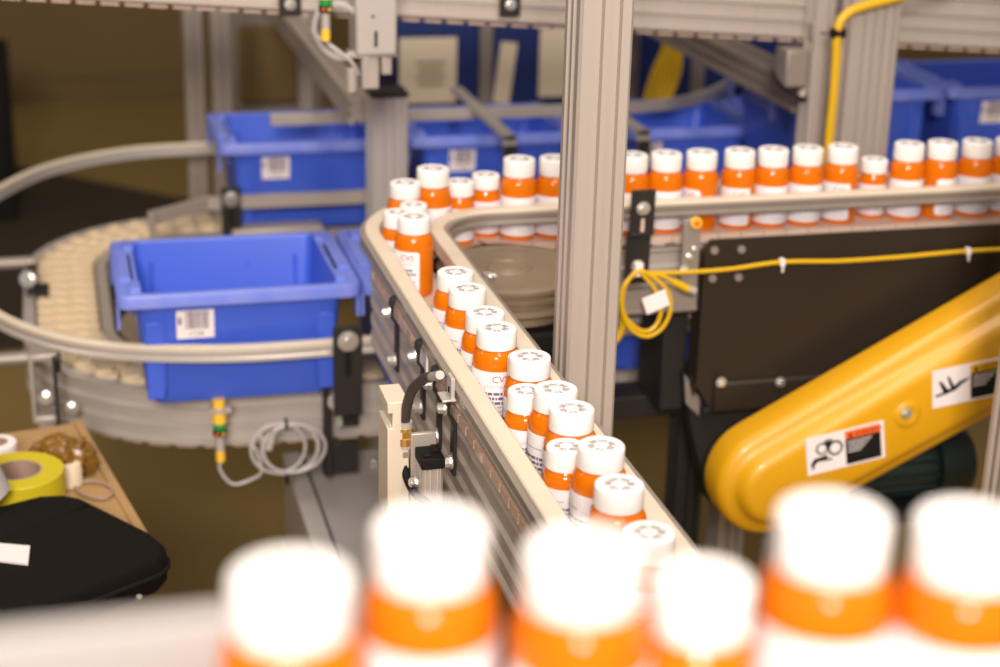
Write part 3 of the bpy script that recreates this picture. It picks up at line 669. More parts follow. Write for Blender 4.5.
# ================================================================== OVERHEAD CONVEYOR
oc = thing('overhead_conveyor', 'inclined aluminium conveyor crossing the top of the picture', 'conveyor', (.7, 2.55, 1.1))
def oz(x): return 1.168-.0715*(x+.0)      # underside height of the near beam
sl = Vector((1, 0, -.0715)).normalized()
P0 = Vector((-.25, 2.56, oz(-.25))); P1 = Vector((2.2, 2.56, oz(2.2)))
pts = [P0+Vector((-.05, .25, .004)), P0+Vector((-.01, .12, .002)), P0+Vector((.06, .03, 0)), P0+Vector((.16, 0, -.011)), P1]
mb = MB(); mb.sweep([Vector((p.x, p.y-.05, oz(p.x)+.082)) for p in pts], rib_prof(.014, .082, 3, .004)); mb.build('side_beam', M['alu'], oc, ang=30)
mb = MB(); mb.sweep([Vector((p.x, p.y+.07, oz(p.x)+.082)) for p in pts[3:]], flip(rib_prof(.014, .082, 3, .004))); mb.build('side_beam', M['alu'], oc, ang=30)
mb = MB()
for p, t in walk([Vector((p.x, p.y-.032, oz(p.x)-.0035)) for p in pts], .034): mb.box(p, (.026, .03, .008), 0, Matrix((t, Vector((0, 0, 1)).cross(t), Vector((0, 0, 1)))).transposed())
mb.build('return_chain', M['plate'], oc); mb = MB()
for p, t in walk([Vector((p.x, p.y+.01, oz(p.x)+.084)) for p in pts[3:]], .034): mb.box(p, (.030, .08, .006), 0, Matrix((t, Vector((0, 0, 1)).cross(t), Vector((0, 0, 1)))).transposed())
mb.build('slat_chain', M['plate'], oc)
for px in (290, 510):
    p = at(px, 8, Y=2.49); mb = MB(); mb.b2((p.x-.016, 2.487, p.z-.012), (p.x+.016, 2.494, p.z+.06)); o = mb.build('rail_bracket', M['black'], oc, .001)
    b = MB(); bolt_mb(b, (p.x, 2.487, p.z+.006), (0, -1, 0), .006, .005); b.build('bolt', M['bolt'], o)
mb = MB(); 
mb.b2((1.88, 2.53, 0), (1.92, 2.57, oz(1.9)))
mb.build('support', M['alu'], oc)
mb = MB(); mb.b2((-.26, 2.53, 0), (-.22, 2.57, oz(-.24))); mb.build('support', M['alu'], oc)
t = tote(1.60, 2.60, oz(1.60)+.092, 'blue tote on the overhead conveyor, only its lower edge at the top right')
t.rotation_euler = (0, .0714, 0)
# white box, sensor and cable under the overhead conveyor
bx = thing('junction_box', 'pale grey junction box with a dark slot hanging above the short post', 'box', at(378, 55, Y=2.34))
a = at(356, 56, Y=2.34); b = at(397, 56, Y=2.34)
mb = MB(); mb.b2((a.x, 2.34, a.z), (b.x, 2.40, a.z+.105)); mb.build('housing', M['alul'], bx, .003)
mb = MB(); c = at(376, 39, Y=2.339); mb.b2((c.x-.002, 2.338, c.z-.011), (c.x+.002, 2.3402, c.z+.011)); mb.b2((c.x-.006, 2.338, c.z+.030), (c.x-.002, 2.3402, c.z+.033)); mb.build('slot', M['blackm'], bx)
mb = MB(); mb.b2((a.x-.006, 2.345, a.z-.004), (b.x+.002, 2.395, a.z)); mb.b2((a.x+.01, 2.35, a.z-.05), (a.x+.035, 2.38, a.z-.004)); mb.b2((b.x-.02, 2.35, a.z-.03), (b.x-.005, 2.38, a.z-.004)); mb.cyl((a.x-.003, 2.36, a.z-.02), (a.x-.003, 2.36, a.z-.055), .009, 12); mb.build('mounting_block', M['alu'], bx, .002)
def sensor(name, lab, x, y, z, s=1.0):
    t = thing(name, lab, 'sensor', (x, y, z)); 
    mb = MB(); mb.mark(); mb.cyl((x, y, z), (x, y, z-.010*s), .0075*s, 18); mb.mark(); mb.cyl((x, y, z-.0165*s), (x, y, z-.030*s), .0085*s, 18); mb.mark(); mb.cyl((x, y, z-.066*s), (x, y, z-.080*s), .0055*s, 16); mb.build('yellow_band', M['yband'], t)
    mb = MB(); mb.cyl((x, y, z-.030*s), (x, y, z-.038*s), .0075*s, 18); tag(mb.build('green_band', M['green'], t), 'green band')
    mb = MB(); mb.mark(); mb.cyl((x, y, z-.010*s), (x, y, z-.0165*s), .009*s, 18); mb.b2((x-.010*s, y-.006, z-.0165*s), (x+.014*s, y+.012, z-.010*s)); mb.mark(); mb.cyl((x, y, z-.046*s), (x, y, z-.066*s), .0055*s, 16); mb.build('connector', M['alul'], t)
    mb = MB(); mb.cyl((x, y, z-.038*s), (x, y, z-.046*s), .008*s, 18); mb.build('dark_collar', M['blackm'], t)
    for q, m_ in ((-.0035, 'orange'), (.0035, 'yband')):
        mb = MB(); mb.lathe([(.0001, -.002), (.002, -.0015), (.0028, 0), (.002, .0015), (.0001, .002)], (x+q*s, y-.008*s, z-.042*s), 10); mb.build('indicator_light', M[m_], t)
    return t
sp = at(218.5, 399, Y=2.30)
sensor('proximity_sensor', 'yellow and green sensor hanging below the nearest blue tote', sp.x, 2.30, sp.z, 1.22)
def coil(cx, cz, y, rx, rz, n, ang=0, jit=.004, seed=1, start=None, end=None):
    rr = random.Random(seed); pts = [] if start is None else list(start)
    for k in range(n*18+1):
        a = PI*.9+2*PI*k/18; j = jit*math.sin(k*.37+seed); x = (rx+j)*math.cos(a); z = (rz+j)*math.sin(a)
        pts.append(Vector((cx+x*math.cos(ang)-z*math.sin(ang), y+.0035*math.sin(k*.35), cz+x*math.sin(ang)+z*math.cos(ang))))
    if end: pts += list(end)
    return pts
cc = at(282, 447, Y=2.30); ct = thing('grey_cable_coil', 'coiled grey cable tied below the near tote conveyor beam', 'cable', cc)
st = [Vector((sp.x, 2.30, sp.z-.097)), at(220, 470, Y=2.30), at(232, 484, Y=2.30), at(250, 480, Y=2.30), at(262, 470, Y=2.295)]
lp = []
for j, (ox, rx, rz) in enumerate(((-.006, .040, .040), (.004, .050, .041), (.012, .040, .039), (.016, .047, .038))):
    for i in range(16): a_ = PI*.9+2*PI*i/16; lp.append(Vector((cc.x+ox+rx*math.cos(a_), 2.297-.002*j, cc.z+rz*math.sin(a_))))
mb = MB(); mb.tube(smooth(st+lp, 3), .0026, 8); mb.build('cable', M['greycable'], ct)
mb = MB(); q1 = at(286, 424, Y=2.295); q2 = at(287, 479, Y=2.295)
for q in (q1, q2): mb.mark(); mb.cyl(q-Vector((.002, 0, 0)), q+Vector((.002, 0, 0)), .009, 12)
mb.build('cable_tie', M['blackm'], ct)
mb = MB(); q = at(268, 449, Y=2.285); q0 = at(274, 432, Y=2.285); mb.cyl(q0, q, .005, 12); mb.cyl(q0.lerp(q, .5), q, .0065, 12); mb.build('plug', M['alul'], ct)
# upper sensor + coil
sp = at(325, -27, Y=2.33); sensor('proximity_sensor', 'green and yellow sensor beside the pale junction box at the top', sp.x, 2.33, sp.z, 1.15)
cc = at(336, 32, Y=2.36); ct = thing('grey_cable_coil', 'hazy coil of grey cable beside the pale junction box', 'cable', cc)
mb = MB(); mb.tube(smooth(coil(cc.x, cc.z, 2.36, .033, .040, 3, .5, .005, 4, end=[at(350, 60, Y=2.35), at(358, 75, Y=2.36)]), 2), .0033, 8); mb.build('cable', M['greycable'], ct)

# ================================================================== AIR HOSE, BLOCK ON THE LANE'S LEFT
hs = thing('air_hose', 'black rubber air hose with brass fitting curving beside the lane', 'hose', at(405, 440, X=.30))
HX = .318
hp = [at(432, 377, X=.331), at(424, 379, X=.328), at(413, 389, X=HX+.003), at(407, 405, X=HX), at(405, 421, X=HX)]
mb = MB(); mb.tube(smooth(hp, 6), .0052, 14); mb.build('hose', M['rubber'], hs)
mb = MB(); mb.cyl(at(431, 377, X=.331), at(440, 375, X=.333), .0044, 14); mb.build('ferrule', M['alul'], hs)
q = [at(405, y, X=HX) for y in (421, 427, 430, 437, 444, 447, 456)]
mb = MB(); mb.cyl(q[0], q[1], .0078, 16, 0); mb.cyl(q[1], q[2], .0085, 16, 1); mb.cyl(q[2], q[3], .0078, 6, 1); mb.cyl(q[3], q[4], .0085, 16, 1); mb.cyl(q[4], q[5], .0078, 16, 0); mb.cyl(q[5], q[6], .0065, 6, 2); tag(mb.build('fitting', [M['alul'], M['brass'], M['alud']], hs), 'brass fitting')
mb = MB(); mb.tube(smooth([q[6], at(406, 475, X=HX), at(414, 492, X=HX+.004), at(426, 502, X=HX+.01), at(436, 512, X=HX+.02)], 6), .0042, 12); tag(mb.build('thin_hose', M['blackm'], hs), 'thinner black hose below the fitting')
mk = thing('mounting_bracket', 'aluminium slotted profile block clamped to the left of the lane', 'bracket', (.32, 1.6, .74))
a = at(386, 388, X=.305); 
mb = MB(); pts = [(0, 0), (.022, 0), (.022, -.012), (.014, -.012), (.014, -.028), (.022, -.028), (.022, -.13), (0, -.13), (0, -.028), (.005, -.028), (.005, -.012), (0, -.012)]
mb.prism(pts, (a.x-.006, a.y+.01, a.z), (1, 0, 0), (0, 0, 1), (0, -.05, 0)); mb.build('slotted_profile', M['rail'], mk, .001)
c = at(425, 500, X=.325)
c = at(431, 452, X=.338)
mb = MB(); mb.prism(extr(.022, .030, g=.003, d=.003), (.337, c.y, .60), (1, 0, 0), (0, 1, 0), (0, 0, c.z-.012-.60)); mb.build('square_profile', M['alu'], mk, .001)
mb = MB(); mb.b2((.322, c.y+.020, c.z-.10), (.348, c.y+.026, c.z+.012)); mb.build('back_plate', M['alu'], mk, .001)
mb = MB(); mb.b2((.325, c.y-.017, c.z-.012), (.349, c.y+.017, c.z)); mb.b2((.328, c.y-.013, c.z), (.336, c.y+.002, c.z+.003)); mb.b2((.339, c.y-.002, c.z), (.347, c.y+.013, c.z+.003)); tag(mb.build('end_cap', M['blackm'], mk, .0015), 'black ribbed end cap')
b = MB(); bolt_mb(b, (.325, c.y+.008, c.z-.035), (-1, -.2, 0), .005, .005); b.build('bolt', M['bolt'], mk)

# grey sheet metal duct
CZ = .44; a = at(283, 456, Z=CZ); b = at(378, 446, Z=CZ)
dk = thing('sheet_metal_cover', 'grey sheet metal cover on the floor side below the near tote conveyor', 'cover', (a.x, a.y, 0))
mb = MB(); mb.b2((a.x, 1.45, .0), (b.x, a.y, CZ)); mb.build('cover_body', M['grey'], dk, .004)
mb = MB(); mb.b2((a.x-.002, 1.45, CZ), (a.x+.027, a.y, CZ+.005)); mb.b2((a.x+.027, 1.45, CZ), (a.x+.030, a.y, CZ+.006), 1); mb.build('seam_flange', [M['grey'], M['blackm']], dk)
q = MB(); bolt_mb(q, (b.x-.02, a.y-.06, CZ), (0, 0, 1), .007, .007); q.build('bolt', M['bolt'], dk)

# ================================================================== BLACK PANEL, YELLOW GUARD, MOTOR
bp_ = thing('drive_side_panel', 'dark brown sheet steel panel hanging below the far bottle row', 'panel', (1.1, 2.04, .66))
mb = MB(); mb.prism([(.826, .894), (.836, .905), (1.95, .905), (1.95, .66), (.850, .66), (.826, .70)], (0, 2.046, 0), (1, 0, 0), (0, 0, 1), (0, -.004, 0))
mb.prism([(0, .888), (.028, .888), (.028, .70), (0, .68)], (.826, 2.042, 0), (0, 1, 0), (0, 0, 1), (.004, 0, 0)); mb.build('sheet', M['darkpanel'], bp_, .001)
mb = MB(); mb.b2((.855, 2.034, .655), (1.3, 2.042, .699)); o = mb.build('bottom_flange', M['darkpanel'], bp_, .003)
b = MB()
for px in (721, 780): q = at(px, 382, Y=2.032); bolt_mb(b, q, (0, -1, 0), .005, .005)
b.build('bolt', M['bolt'], o)
b = MB()
for px, py in ((714, 250), (741, 249), (712, 278), (738, 277)): q = at(px, py, Y=2.041); b.mark(); b.cyl(q, q+Vector((0, -.003, 0)), .0055, 16)
b.build('rivet', M['alud'], bp_)
gd = thing('yellow_belt_guard', 'large yellow rounded belt guard slanting up to the right', 'guard', (1.0, 1.93, .5))
def stadium(c0, c1, r0, r1, n=16):
    c0 = Vector(c0); c1 = Vector(c1); d = (c1-c0); a = math.atan2(d.y, d.x); be = math.asin((r1-r0)/d.length)
    pts = [(c0.x+r0*math.cos(a+PI/2+be+(PI-2*be)*k/n), c0.y+r0*math.sin(a+PI/2+be+(PI-2*be)*k/n)) for k in range(n+1)]
    pts += [(c1.x+r1*math.cos(a-PI/2-be+(PI+2*be)*k/n), c1.y+r1*math.sin(a-PI/2-be+(PI+2*be)*k/n)) for k in range(n+1)]
    return pts
G0, G1 = (.909, .585), (1.505, .887)
levels = [(0, .0), (.0, .040), (.004, .048), (.012, .053), (.020, .054), (.024, .060), (.028, .068), (.034, .073), (.042, .075)]
mb = MB(); vs = []; 
for inset, dy in levels:
    for x, z in stadium(G0, G1, .079-inset, .088-inset): vs.append((x, 1.99-dy, z))
n = 34; fs = [(k*n+i, k*n+(i+1) % n, (k+1)*n+(i+1) % n, (k+1)*n+i) for k in range(len(levels)-1) for i in range(n)]
fs += [tuple(range(n-1, -1, -1)), tuple((len(levels)-1)*n+i for i in range(n))]
mb.add(vs, fs); mb.build('guard_shell', M['yellow'], gd, ang=50)
GY = 1.99-.075
q = at(905, 412, Y=GY)
mb = MB(); mb.lathe([(.020, 0), (.017, .003), (.012, .0035), (.009, .002), (.001, .002)], q+Vector((.004, 0, -.004)), 24, 0, Matrix.Rotation(PI/2, 3, 'X')); mb.build('dimple', M['yellow'], gd, ang=60)
b = MB(); b.cyl(q, q+Vector((0, -.005, 0)), .008, 20); b.cyl(q+Vector((0, -.005, 0)), q+Vector((0, -.010, 0)), .0055, 6); b.build('bolt', M['bolt'], gd)
def warn(px, py, px2, py2, w_, h_, lab, band, kind):
    a = at(px, py, Y=GY-.0006); b2_ = at(px2, py2, Y=GY-.0006); ax = (b2_-a); ax.y = 0; ax.normalize(); ay = Vector((-ax.z, 0, ax.x)); N = Vector((0, -.0006, 0))
    o = thing_part = MB(); o.prism([(0, 0), (w_, 0), (w_, -h_), (0, -h_)], a, ax, ay, N); l = o.build('warning_label', M['paper'], gd); l['label'] = lab
    def R_(m_, x0, y0, x1, y1, mi, k=1): m_.prism([(x0, -y0), (x1, -y0), (x1, -y1), (x0, -y1)], a+N*k, ax, ay, N*.3, mi)
    s = w_*.50; o = MB(); R_(o, s, h_*.06, w_*.955, h_*.27, 1); R_(o, s, h_*.27, w_*.955, h_*.95, 0)
    for k in range(4): R_(o, s+w_*.03, h_*(.345+.085*k), s+w_*(.34-.045*k), h_*(.37+.085*k), 2, 1.4)
    e = s+w_*.07; o.prism([(e-w_*.03, -h_*.24), (e+w_*.03, -h_*.24), (e, -h_*.10)], a+N*1.4, ax, ay, N*.3, 0)
    text_mb(o, band, h_*.15, a+N*1.8+ax*(s+w_*.12)-ay*(h_*.225), ax, ay, 0)
    if kind == 'gears':
        for cx, cy, r in ((.20, .36, .075), (.37, .42, .095)):
            cxx, cyy = w_*cx, -h_*cy; R0 = w_*r; pts = []
            for k in range(28): rr_ = R0*(1.12 if k % 2 else .95); pts.append((cxx+rr_*math.cos(2*PI*k/28), cyy+rr_*math.sin(2*PI*k/28)))
            o.prism(pts, a+N*1.2, ax, ay, N*.2, 0)
            o.prism([(cxx+R0*.72*math.cos(2*PI*k/24), cyy+R0*.72*math.sin(2*PI*k/24)) for k in range(24)], a+N*1.5, ax, ay, N*.2, 3)
        for an in (60, 80, 100, 120):
            c_, s_ = math.cos(math.radians(an)), math.sin(math.radians(an)); bx_, by_ = w_*.285, -h_*.34; L = w_*.10; t_ = w_*.010
            o.prism([(bx_-s_*t_, by_+c_*t_), (bx_+s_*t_, by_-c_*t_), (bx_+s_*t_+c_*L, by_-c_*t_+s_*L), (bx_-s_*t_+c_*L, by_+c_*t_+s_*L)], a+N*1.6, ax, ay, N*.2, 0)
        hand = [(.06, .86), (.05, .70), (.10, .58), (.18, .57), (.27, .53), (.25, .62), (.33, .68), (.31, .71), (.22, .69), (.14, .68), (.10, .74), (.08, .86)]
        o.prism([(w_*x, -h_*y) for x, y in hand], a+N*1.7, ax, ay, N*.2, 0)
    else:
        hand = [(.08, .30), (.12, .33), (.20, .56), (.24, .56), (.19, .24), (.22, .23), (.28, .50), (.36, .42), (.46, .38), (.46, .42), (.38, .50), (.30, .62), (.18, .68), (.04, .72), (.04, .66), (.14, .62)]
        o.prism([(w_*x, -h_*y) for x, y in hand], a+N*1.7, ax, ay, N*.2, 0)
        for k in range(3): cx = w_*(.36+.05*k); cy = -h_*(.42-.02*k); o.prism([(cx+.002*math.cos(j), cy+.002*math.sin(j)) for j in range(6)], a+N*1.7, ax, ay, N*.2, 0)
    o.build('printed_warning', [M['blackm'], M['orange'] if kind == 'gears' else M['yellow'], M['paper'], M['paper']], l)
warn(805, 439, 887, 419, .114, .056, 'white label with a hand caught in gears and an orange band', 'WARNING', 'gears')
warn(932, 371, 999, 357, .114, .056, 'white label with a crushed hand and a yellow band', 'CAUTION', 'hand')
mt = thing('drive_motor', 'dark green motor showing below the yellow guard', 'motor', (1.30, 2.1, .50))
mb = MB(); ax = Matrix.Rotation(PI/2, 3, 'Y'); q = at(925, 462, Y=2.08)
mb.lathe([(.02, -.13), (.042, -.13), (.044, -.12), (.044, .0), (.055, .003), (.056, .045), (.050, .058), (.035, .066), (.002, .068)], q, 36, 0, ax); mb.build('motor_body', M['teal'], mt)
mb = MB()
for k in range(14):
    a = 2*PI*k/14; mb.box(q+Vector((-.05, .046*math.cos(a), .046*math.sin(a))), (.10, .004, .004), 0, Matrix.Rotation(-a, 3, 'X'))
mb.build('cooling_fin', M['teal'], mt)
mb = MB(); mb.b2((q.x-.20, 2.03, q.z-.055), (q.x-.13, 2.15, q.z+.055)); mb.b2((q.x-.12, 2.03, q.z-.075), (q.x+.03, 2.13, q.z-.050)); mb.b2((q.x-.26, 2.04, q.z-.03), (q.x-.19, 2.12, q.z+.02)); mb.build('gearbox', M['blackm'], mt, .006)
# drive unit behind guard's left end
du = thing('drive_unit', 'dark drive frame and bracketry behind the left end of the yellow guard', 'machine part', (.87, 2.1, .45))
mb = MB(); mb.prism([(.825, .70), (.850, .655), (1.05, .655), (1.05, .58), (.90, .50), (.872, .50), (.838, .62)], (0, 2.10, 0), (1, 0, 0), (0, 0, 1), (0, -.03, 0)); mb.b2((.85, 2.06, .640), (1.02, 2.075, .652)); mb.build('frame_plate', M['black'], du, .003)
mb = MB(); mb.prism([(.820, .705), (.845, .665), (.845, .640), (.825, .66)], (0, 2.068, 0), (1, 0, 0), (0, 0, 1), (0, -.006, 0)); mb.build('corner_gusset', M['alud'], du)
mb = MB(); mb.prism(extr(.045, .045), (.885, 2.20, 0), (1, 0, 0), (0, 1, 0), (0, 0, .66)); mb.build('leg', M['black'], du)
mb = MB(); mb.b2((.62, 2.16, .60), (1.0, 2.22, .635)); mb.b2((.80, 2.10, .635), (.835, 2.2, .80)); mb.b2((.62, 2.10, .605), (.70, 2.16, .65)); mb.build('cross_member', M['black'], du, .003)

# ================================================================== YELLOW CABLES
yc = thing('yellow_cable', 'yellow cable with a hanging coil and white tag running along the dark panel', 'cable', at(640, 272, Y=2.02))
c = at(648, 304, Y=2.01); 
run = [at(x, y, Y=2.028) for x, y in ((1120, 247), (1040, 248), (968, 251), (900, 257), (840, 261), (782, 262), (730, 269), (690, 272), (655, 273), (641, 273))]
cl = [at(x, y, Y=2.012) for x, y in ((628, 280), (621, 296), (625, 320), (636, 333), (649, 336), (662, 328), (670, 312), (669, 294), (657, 280), (641, 271), (630, 278), (623, 294), (624, 314), (636, 328), (648, 331), (658, 322), (661, 305), (654, 288), (641, 273))]
mb = MB(); mb.tube(smooth(run+cl, 5), .0030, 10); mb.build('cable', M['ycable'], yc)
mb = MB(); mb.tube(smooth([at(641, 273, Y=2.02), at(660, 275, Y=2.018), at(675, 283, Y=2.018), at(684, 287, Y=2.018)], 5), .0030, 10); mb.cyl(at(672, 281, Y=2.018), at(688, 289, Y=2.018), .0052, 14); tag(mb.build('plug', M['ycable'], yc), 'yellow plug end')
mb = MB(); mb.cyl(at(688, 289, Y=2.018), at(695, 291, Y=2.018), .0055, 14); mb.build('plug_collar', M['alul'], yc)
mb = MB(); mb.tube(smooth([at(618, 300, Y=2.03), at(622, 312, Y=2.03), at(623, 325, Y=2.03), at(617, 338, Y=2.03), at(611, 342, Y=2.03)], 5), .0055, 10); tag(mb.build('cable_bundle', M['ycable'], yc), 'second loop of yellow cable behind the post')
mb = MB(); q = at(656, 302, Y=2.004); e = Matrix.Rotation(-.35, 3, 'Y'); mb.box(q, (.034, .002, .024), 0, e); mb.build('tag', M['paper'], yc, .0008)
mb = MB()
for x, y in ((782, 262), (968, 251)): q = at(x, y, Y=2.028); mb.mark(); mb.box(q, (.007, .009, .010)); mb.box(q-Vector((0, .004, .008)), (.003, .003, .012))
mb.mark(); q = at(638, 269, Y=2.018); mb.box(q, (.010, .012, .018)); mb.build('cable_tie', M['paper'], yc, .001)
yd = thing('yellow_drop_cable', 'thick yellow cable dropping in front of the grey double post', 'cable', at(838, 40, Y=2.37))
mb = MB(); mb.tube(smooth([at(960, -18, Y=2.37), at(900, -3, Y=2.37), at(868, 5, Y=2.37), at(848, 13, Y=2.37), at(838, 28, Y=2.37), at(836, 60, Y=2.37), at(833, 100, Y=2.37), at(829, 140, Y=2.37), at(826, 180, Y=2.37)], 6), .0073, 14); mb.build('cable', M['ycable'], yd)
mb = MB(); q = at(838, 33, Y=2.37); mb.cyl(q-Vector((.010, 0, 0)), q+Vector((.010, 0, 0)), .0085, 14); mb.b2(q+Vector((-.03, -.001, -.001)), q+Vector((0, .001, .001))); mb.build('cable_tie', M['blackm'], yd)
yb = thing('yellow_cable_bundle', 'blurred bundle of yellow cables hanging in the background', 'cable', at(665, 60, Y=3.5))
for k in range(6):
    mb = MB(); o = k*5.5; mb.tube(smooth([at(667+o*.5, 28, Y=3.54), at(664+o*.6, 48, Y=3.54), at(654+o*.9, 72, Y=3.54), at(645+o*.9, 100, Y=3.54), at(640+o, 130, Y=3.54)], 5), .0064, 8); mb.build('cable', M['ycable'], yb)
# valve block hanging right of receding beam
vb = thing('valve_block', 'blurred pale valve block under the overhead conveyor by the double post', 'valve', at(800, 80, Y=2.5))
a = at(785, 88, Y=2.47); b_ = at(811, 50, Y=2.47)
mb = MB(); mb.b2((a.x, 2.47, a.z), (b_.x, 2.52, b_.z)); mb.cyl(at(805, 90, Y=2.47), at(800, 98, Y=2.47), .008, 12); mb.cyl(at(813, 20, Y=2.47), at(813, 40, Y=2.47), .007, 12); mb.build('housing', M['alud'], vb, .003)
mb = MB(); mb.tube(smooth([at(772, 70, Y=2.47), at(780, 84, Y=2.46), at(792, 94, Y=2.46), at(806, 100, Y=2.46)], 5), .003, 8); mb.build('hose', M['blackm'], vb)

# ================================================================== BACKGROUND RACK
ca = thing('navy_cabinet', 'dark navy cabinet standing behind the back run of totes', 'cabinet', (1.1, 3.6, 0))
x0 = at(398, 60, Y=3.62).x; x1 = at(760, 60, Y=3.62).x
mb = MB(); mb.b2((x0, 3.62, 0), (x1+.3, 4.0, 1.15)); mb.build('cabinet_body', M['navy'], ca, .005)
for x in (x0+.42, x0+.80):
    mb = MB(); mb.b2((x-.003, 3.616, .05), (x+.003, 3.62, 1.12)); mb.build('door_gap', M['blackm'], ca)
def card(px0, px1, py0, py1, Yp, lab, tilt=0, txt=True):
    a = at(px0, py1, Y=Yp); b = at(px1, py0, Y=Yp); t = thing('hanging_card', lab, 'card', ((a.x+b.x)/2, Yp, a.z), 'cream cards on the background rack')
    w_ = (b.x-a.x)/2; h_ = (b.z-a.z)/2; mb = MB(); e = Matrix.Rotation(tilt, 3, 'Y'); mb.box(((a.x+b.x)/2, Yp, (a.z+b.z)/2), (2*w_, .004, 2*h_), 0, e); mb.build('card_sheet', M['cream'], t)
    if txt:
        mb = MB(); 
        for k in range(4): mb.box(((a.x+b.x)/2+.005, Yp-.003, (a.z+b.z)/2+h_*(.25-.22*k)), (w_*(1.0-.15*(k % 2)), .001, h_*.09))
        mb.build('faded_print', M['core'], t)
card(399, 457, 37, 104, 3.612, 'largest cream card with faded print right of the short post')
card(496, 514, 42, 104, 3.612, 'narrow tilted cream card in the background', .12, False)
card(538, 572, 28, 97, 3.612, 'cream card in the background partly behind the main post', 0, False)
rk = thing('dark_cabinet', 'dark cabinet front seen between the grey background posts', 'cabinet', (.6, 4.2, 0))
a = at(236, 60, Y=4.4); b = at(305, 60, Y=4.4); mb = MB(); mb.b2((a.x-.02, 4.4, 0), (b.x+.05, 4.7, 1.25)); mb.build('cabinet_body', M['alud'], rk, .01)
a = at(240, 104, Y=4.39); b = at(300, 24, Y=4.39); mb = MB(); mb.b2((a.x, 4.38, a.z), (b.x, 4.4, b.z)); tag(mb.build('window_panel', M['wall'], rk, .012), 'dark brown inset panel')
a = at(-70, 60, Y=5.4); b = at(12, 60, Y=5.4)
dc = thing('black_cabinet', 'black cabinet edge at the far left background', 'cabinet', (a.x, 5.4, 0)); mb = MB(); mb.b2((a.x-.6, 5.4, 0), (b.x-.02, 5.8, .52)); mb.build('cabinet_body', M['blackm'], dc, .005); mb = MB(); mb.b2((b.x-.12, 5.39, .05), (b.x-.04, 5.4, .48)); mb.build('door', M['blackm'], dc)

# ================================================================== TABLE LOWER LEFT
ZTb = .60
tb = thing('packing_table', 'small dark packing table at the lower left carrying tape and the black case', 'table', (-.2, 2.0, 0))
e1 = at(86, 430, Z=ZTb); e2 = at(146, 532, Z=ZTb)
d_ = (e1-e2).normalized(); n_ = Vector((-d_.y, d_.x, 0)); TB = [e2-d_*.30+n_*0, e1+d_*.03, e1+d_*.03+n_*.75, e2-d_*.30+n_*.75]
mb = MB(); mb.prism([(p.x, p.y) for p in (TB[0]+n_*.12, e2-d_*.02+n_*.12, e2-d_*.02, TB[1], TB[2], TB[3])], (0, 0, ZTb-.022), (1, 0, 0), (0, 1, 0), (0, 0, .018)); mb.build('tabletop', M['blackm'], tb, .003)
kb = thing('cardboard_sheet', 'kraft cardboard sheet lying on the dark packing table under the tape', 'cardboard', (e1.x, e1.y, ZTb-.004))
KB = [e2-d_*.015, TB[1], TB[1]+n_*.5, e2-d_*.015+n_*.5]
mb = MB(); mb.prism([(p.x, p.y) for p in KB], (0, 0, ZTb-.004), (1, 0, 0), (0, 1, 0), (0, 0, .004)); mb.build('sheet', M['cardb'], kb)
mb = MB(); mb.prism([(p.x, p.y) for p in (KB[0], KB[1], KB[1]+n_*.012, KB[0]+n_*.012)], (0, 0, ZTb), (1, 0, 0), (0, 1, 0), (0, 0, .004)); tag(mb.build('edge_strip', M['cardb'], kb, .001), 'raised edge of the cardboard')
for p, sx, sy in ((TB[0]+n_*.12, 1, 1), (TB[1], -1, 1), (TB[2], -1, -1), (TB[3], 1, -1)):
    q = p+d_*.03*sx+n_*.03*sy; mb = MB(); mb.b2((q.x-.02, q.y-.02, 0), (q.x+.02, q.y+.02, ZTb-.022)); mb.build('leg', M['alud'], tb)
# tape rolls
def ring(name, lab, c, r, ri, h, m, m2, cat='tape', rot=None):
    t = thing(name, lab, cat, c)
    mb = MB(); n = 48; vs = []; pr = [(r-.001, 0), (r, .001), (r, h-.001), (r-.001, h), (ri+.003, h), (ri+.003, 0)]
    e = rot or Matrix.Identity(3)
    def lo(pr_, mi, nm, m_):
        mb = MB(); vs = [Vector(c)+e @ Vector((q*math.cos(2*PI*i/n), q*math.sin(2*PI*i/n), z)) for q, z in pr_ for i in range(n)]
        k = len(pr_); mb.add(vs, [(a*n+i, a*n+(i+1) % n, ((a+1) % k)*n+(i+1) % n, ((a+1) % k)*n+i) for a in range(k) for i in range(n)]); return mb.build(nm, m_, t)
    lo(pr, 0, 'tape_wound', m); lo([(ri+.003, 0), (ri+.003, h), (ri, h), (ri, 0)], 0, 'core', m2)
q = at(17, 470, Z=ZTb+.05); ring('tape_roll', 'thick yellow tape roll lying on the packing table', (q.x, q.y, ZTb), .058, .028, .050, M['tape'], M['core'])
q = at(-2, 497, Z=ZTb+.05); ring('tape_roll', 'grey tape roll leaning on the yellow one at the left edge', (q.x-.022, q.y-.008, ZTb+.052), .040, .024, .045, M['greycable'], M['tape'], rot=Matrix.Rotation(-.35, 3, 'Y'))
q = at(-1, 440, Z=ZTb+.05); ring('tape_roll', 'white tape roll behind the yellow one, cut by the left edge', (q.x-.004, q.y+.006, ZTb), .026, .012, .045, M['paper'], M['core'])
q = at(66, 485, Z=ZTb); 
mb = MB(); mb.lathe([(.016, 0), (.019, .002), (.019, .030), (.017, .033), (.010, .034), (.009, .030), (.002, .030)], (q.x+.003, q.y, ZTb), 28); tag(mb.build('small_spool', M['cream']), 'small pale spool standing right of the yellow tape roll', 'spool')
